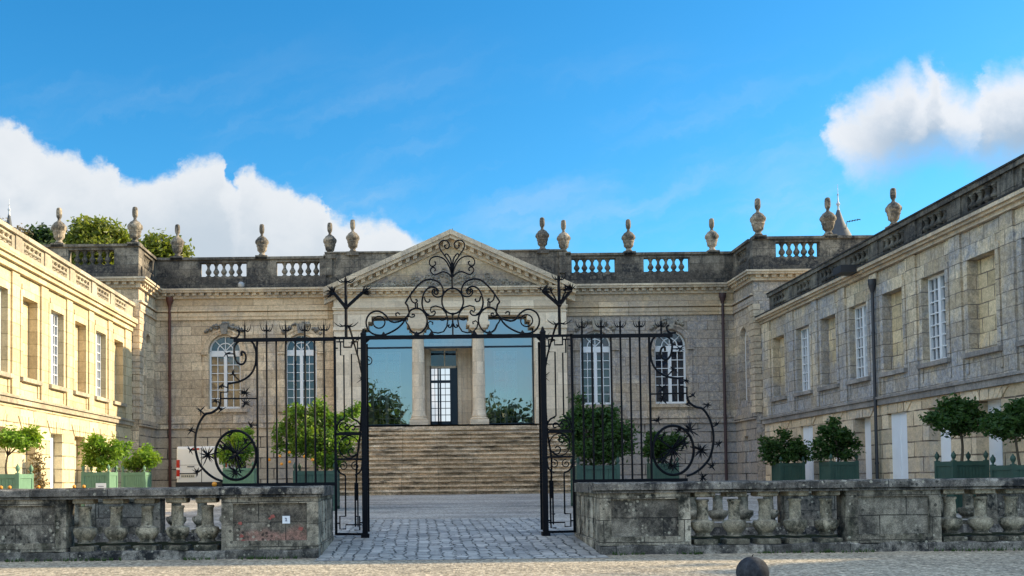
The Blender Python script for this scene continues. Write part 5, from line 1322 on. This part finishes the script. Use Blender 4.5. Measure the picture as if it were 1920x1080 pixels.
# ------------------------------------------------------------------ white van
def van():
    yb, L_, w = 37.6, 4.6, 1.86; p = at(371, 870, yb); x0 = at(331, 870, yb).x; x1 = x0 + w; zg = gz(39) ; z0, zt = zg + .32, zy(832, yb)
    o = thing('delivery_van', 'white panel van parked tail-on near the rusty downpipe', 'van', ((x0 + x1) / 2, yb + L_ / 2, zg))
    m = MB(); b = .05
    prof = [(yb, z0), (yb + L_ - .1, z0), (yb + L_, z0 + .35), (yb + L_ - .1, z0 + .75), (yb + L_ - 1.0, z0 + .95), (yb + L_ - 1.55, zt - .03), (yb + L_ - 2.0, zt), (yb + .06, zt), (yb, zt - .07)]
    m.prism(prof, x0, x1, 'x'); body = part('body', m, M['van'], o)
    mod = body.modifiers.new('bevel', 'BEVEL'); mod.width = .06; mod.segments = 3; mod.limit_method = 'ANGLE'
    xm = (x0 + x1) / 2
    m = MB(); m.box(xm - .012, xm + .012, yb - .004, yb + .05, z0 + .02, zt - .05); m.box(x0 + .12, xm - .10, yb - .005, yb + .02, zt - .70, zt - .69); part('door_gap', m, M['rubber'], body)
    for s_, x in ((-1, x0), (1, x1)):
        m = MB(); m.box(x - (.0 if s_ < 0 else .12), x + (.12 if s_ < 0 else 0), yb - .025, yb + .10, z0 + .38, zt - .50); lm = part('tail_light', m, M['red'], body)
        m = MB(); xa, xb = (x - .004, x + .124) if s_ < 0 else (x - .124, x + .004); m.box(xa, xb, yb - .03, yb + .09, z0 + .62, z0 + .70); part('reversing_light', m, M['lampwhite'], body)
        m = MB(); m.box(xa, xb, yb - .03, yb + .09, z0 + .30, z0 + .375); part('indicator_light', m, M['lampwhite'], body)
    m = MB(); m.box(xm - .34, xm - .08, yb - .02, yb + .02, zt - .13, zt - .07); part('brake_light', m, M['red'], body)
    m = MB(); m.box(x0 - .02, x1 + .02, yb - .09, yb + .25, z0 - .06, z0 + .16); part('bumper', m, M['rubber'], o)
    m = MB(); m.box(x0 + .10, x0 + .74, yb - .012, yb + .02, z0 + .46, z0 + .50); m.box(x0 + .40, x0 + .66, yb - .016, yb + .02, z0 + .72, z0 + .75); part('handle', m, M['rubber'], body)
    m = MB(); m.box(x0 + .16, x0 + .68, yb - .014, yb + .02, z0 + .33, z0 + .44); part('number_plate', m, M['plate'], body)
    m = MB()
    for i in range(7): m.box(x0 + .19 + .068 * i, x0 + .225 + .068 * i, yb - .0165, yb, z0 + .355, z0 + .415)
    part('plate_lettering', m, M['lead'], body)
    m = MB(); m.box(x1 - .02, x1 + .008, yb + .7, yb + 2.0, zt - .75, zt - .30); m.box(x1 - .02, x1 + .008, yb + 2.1, yb + 3.0, zt - .78, zt - .30); part('side_window', m, M['vanglass'], body)
    m = MB()
    for x in (x0 - .16, x1 + .02): m.box(x, x + .14, yb + 3.2, yb + 3.28, zt - .85, zt - .55)
    part('mirror', m, M['rubber'], o)
    for x in (x0 + .12, x1 - .12):
        for y in (yb + .85, yb + 3.7):
            m = MB(); n0 = len(m.v); pr = [(.30, -.11), (.33, -.08), (.33, .08), (.30, .11)]
            for r_, dx in pr:
                for j in range(20): t = 2*math.pi*j/20; m.v.append((x + dx, y + r_ * math.cos(t), zg + .33 + r_ * math.sin(t)))
            for a in range(3):
                for j in range(20): k = (j + 1) % 20; m.f.append((a*20+j, a*20+k, (a+1)*20+k, (a+1)*20+j))
            m.f.append(tuple(range(19, -1, -1))); m.f.append(tuple(range(60, 80)))
            wh = part('wheel', m, M['rubber'], o, 40)
            m = MB(); m.box(x - .118, x + .118, y - .13, y + .13, zg + .20, zg + .46); part('rim', m, M['zinc'], wh)
van()

# ------------------------------------------------------------------ park trees round the forecourt (they are mirrored in the portico glass and shade the forecourt)
rnd = random.Random(99)
labs = ['broad', 'rounded', 'leaning', 'dense', 'open', 'tall']
for k, (x, y, h, w) in enumerate([(-14, -38, 8.5, 6), (-6.5, -36, 13, 5), (1.5, -38, 8.5, 5), (9, -36, 11, 5), (17, -34, 12, 6), (26, -36, 12, 6)]):
    o = thing('park_tree', labs[k] + ' dark green tree behind the viewer, mirrored in the portico glass', 'tree', (x, y, 0), 'trees round the forecourt')
    bl = [((x + rnd.uniform(-.4, .4) * w, y + rnd.uniform(-2, 2), h * rnd.uniform(.45, .85)), (w * .55, w * .5, h * .24)) for _ in range(6)] + [((x, y, h * .45), (w * .8, w * .6, h * .35))]
    c = MB(); crown(c, bl, 6500, .34, rnd, 1.0); part('crown', c, M['leaf_far'], o); t = MB(); limbs(t, (x, y, -.1), (x, y, h * .4), .3, bl, rnd); part('trunk', t, M['bark'], o, 60)

for lab, (x, y, z, r), sd in (('tall shade tree standing beyond the end of the shaded wing', (36.0, 18.3, 8.2, 4.3), 61),):
    rnd = random.Random(sd); o = thing('park_tree', lab, 'tree', (x, y, gz(y)), 'trees round the forecourt')
    c = MB(); crown(c, [((x, y, z), (r, r, r)), ((x - 1, y + .5, z - .4), (r * .7, r * .7, r * .7))], 9000, .40, rnd, 1.1, .1); part('crown', c, M['leaf_far'], o)
    t = MB(); limbs(t, (x, y, gz(y) - .2), (x, y, z - r * .5), .25, [((x, y, z), (r, r, r))], rnd); part('trunk', t, M['bark'], o, 60)

# weeds at the foot of the walls and a scatter of fallen leaves
rnd = random.Random(123); m = MB()
for _ in range(520):
    x = rnd.choice([rnd.uniform(-8, BX0 - .1), rnd.uniform(BX1 + .1, 11)]); y = 14.94 - abs(rnd.gauss(0, .035)); z = gz(y)
    if math.sin(x * 5.1) + math.sin(x * 2.3 + 1) < -.1: continue
    for k in range(4):
        h = rnd.uniform(.02, .07); dx, dy = rnd.uniform(-.03, .03), rnd.uniform(-.03, .01)
        i = len(m.v); m.v += [(x - .006, y, z - .005), (x + .006, y, z - .005), (x + dx, y + dy, z + h)]; m.f.append((i, i+1, i+2))
structure('weeds', m, M['leaf_dark'], kind='stuff')
m = MB()
for _ in range(420):
    x, y = rnd.uniform(-8, 11), 12.2 + 2.7 * rnd.random() ** .7
    if rnd.random() < .35: x, y = rnd.uniform(-1.4, 2.6), rnd.uniform(14.6, 20)
    z = gz(y) + .012; t = rnd.uniform(0, 6.28); s = rnd.uniform(.010, .022); cx_, sx_ = math.cos(t) * s, math.sin(t) * s
    i = len(m.v); m.v += [(x - cx_, y - sx_, z), (x + sx_ * .5, y - cx_ * .5, z + rnd.uniform(0, .008)), (x + cx_, y + sx_, z + .004), (x - sx_ * .5, y + cx_ * .5, z)]; m.f.append((i, i+1, i+2, i+3))
structure('fallen_leaves', m, M['leaf_brown'], kind='stuff')
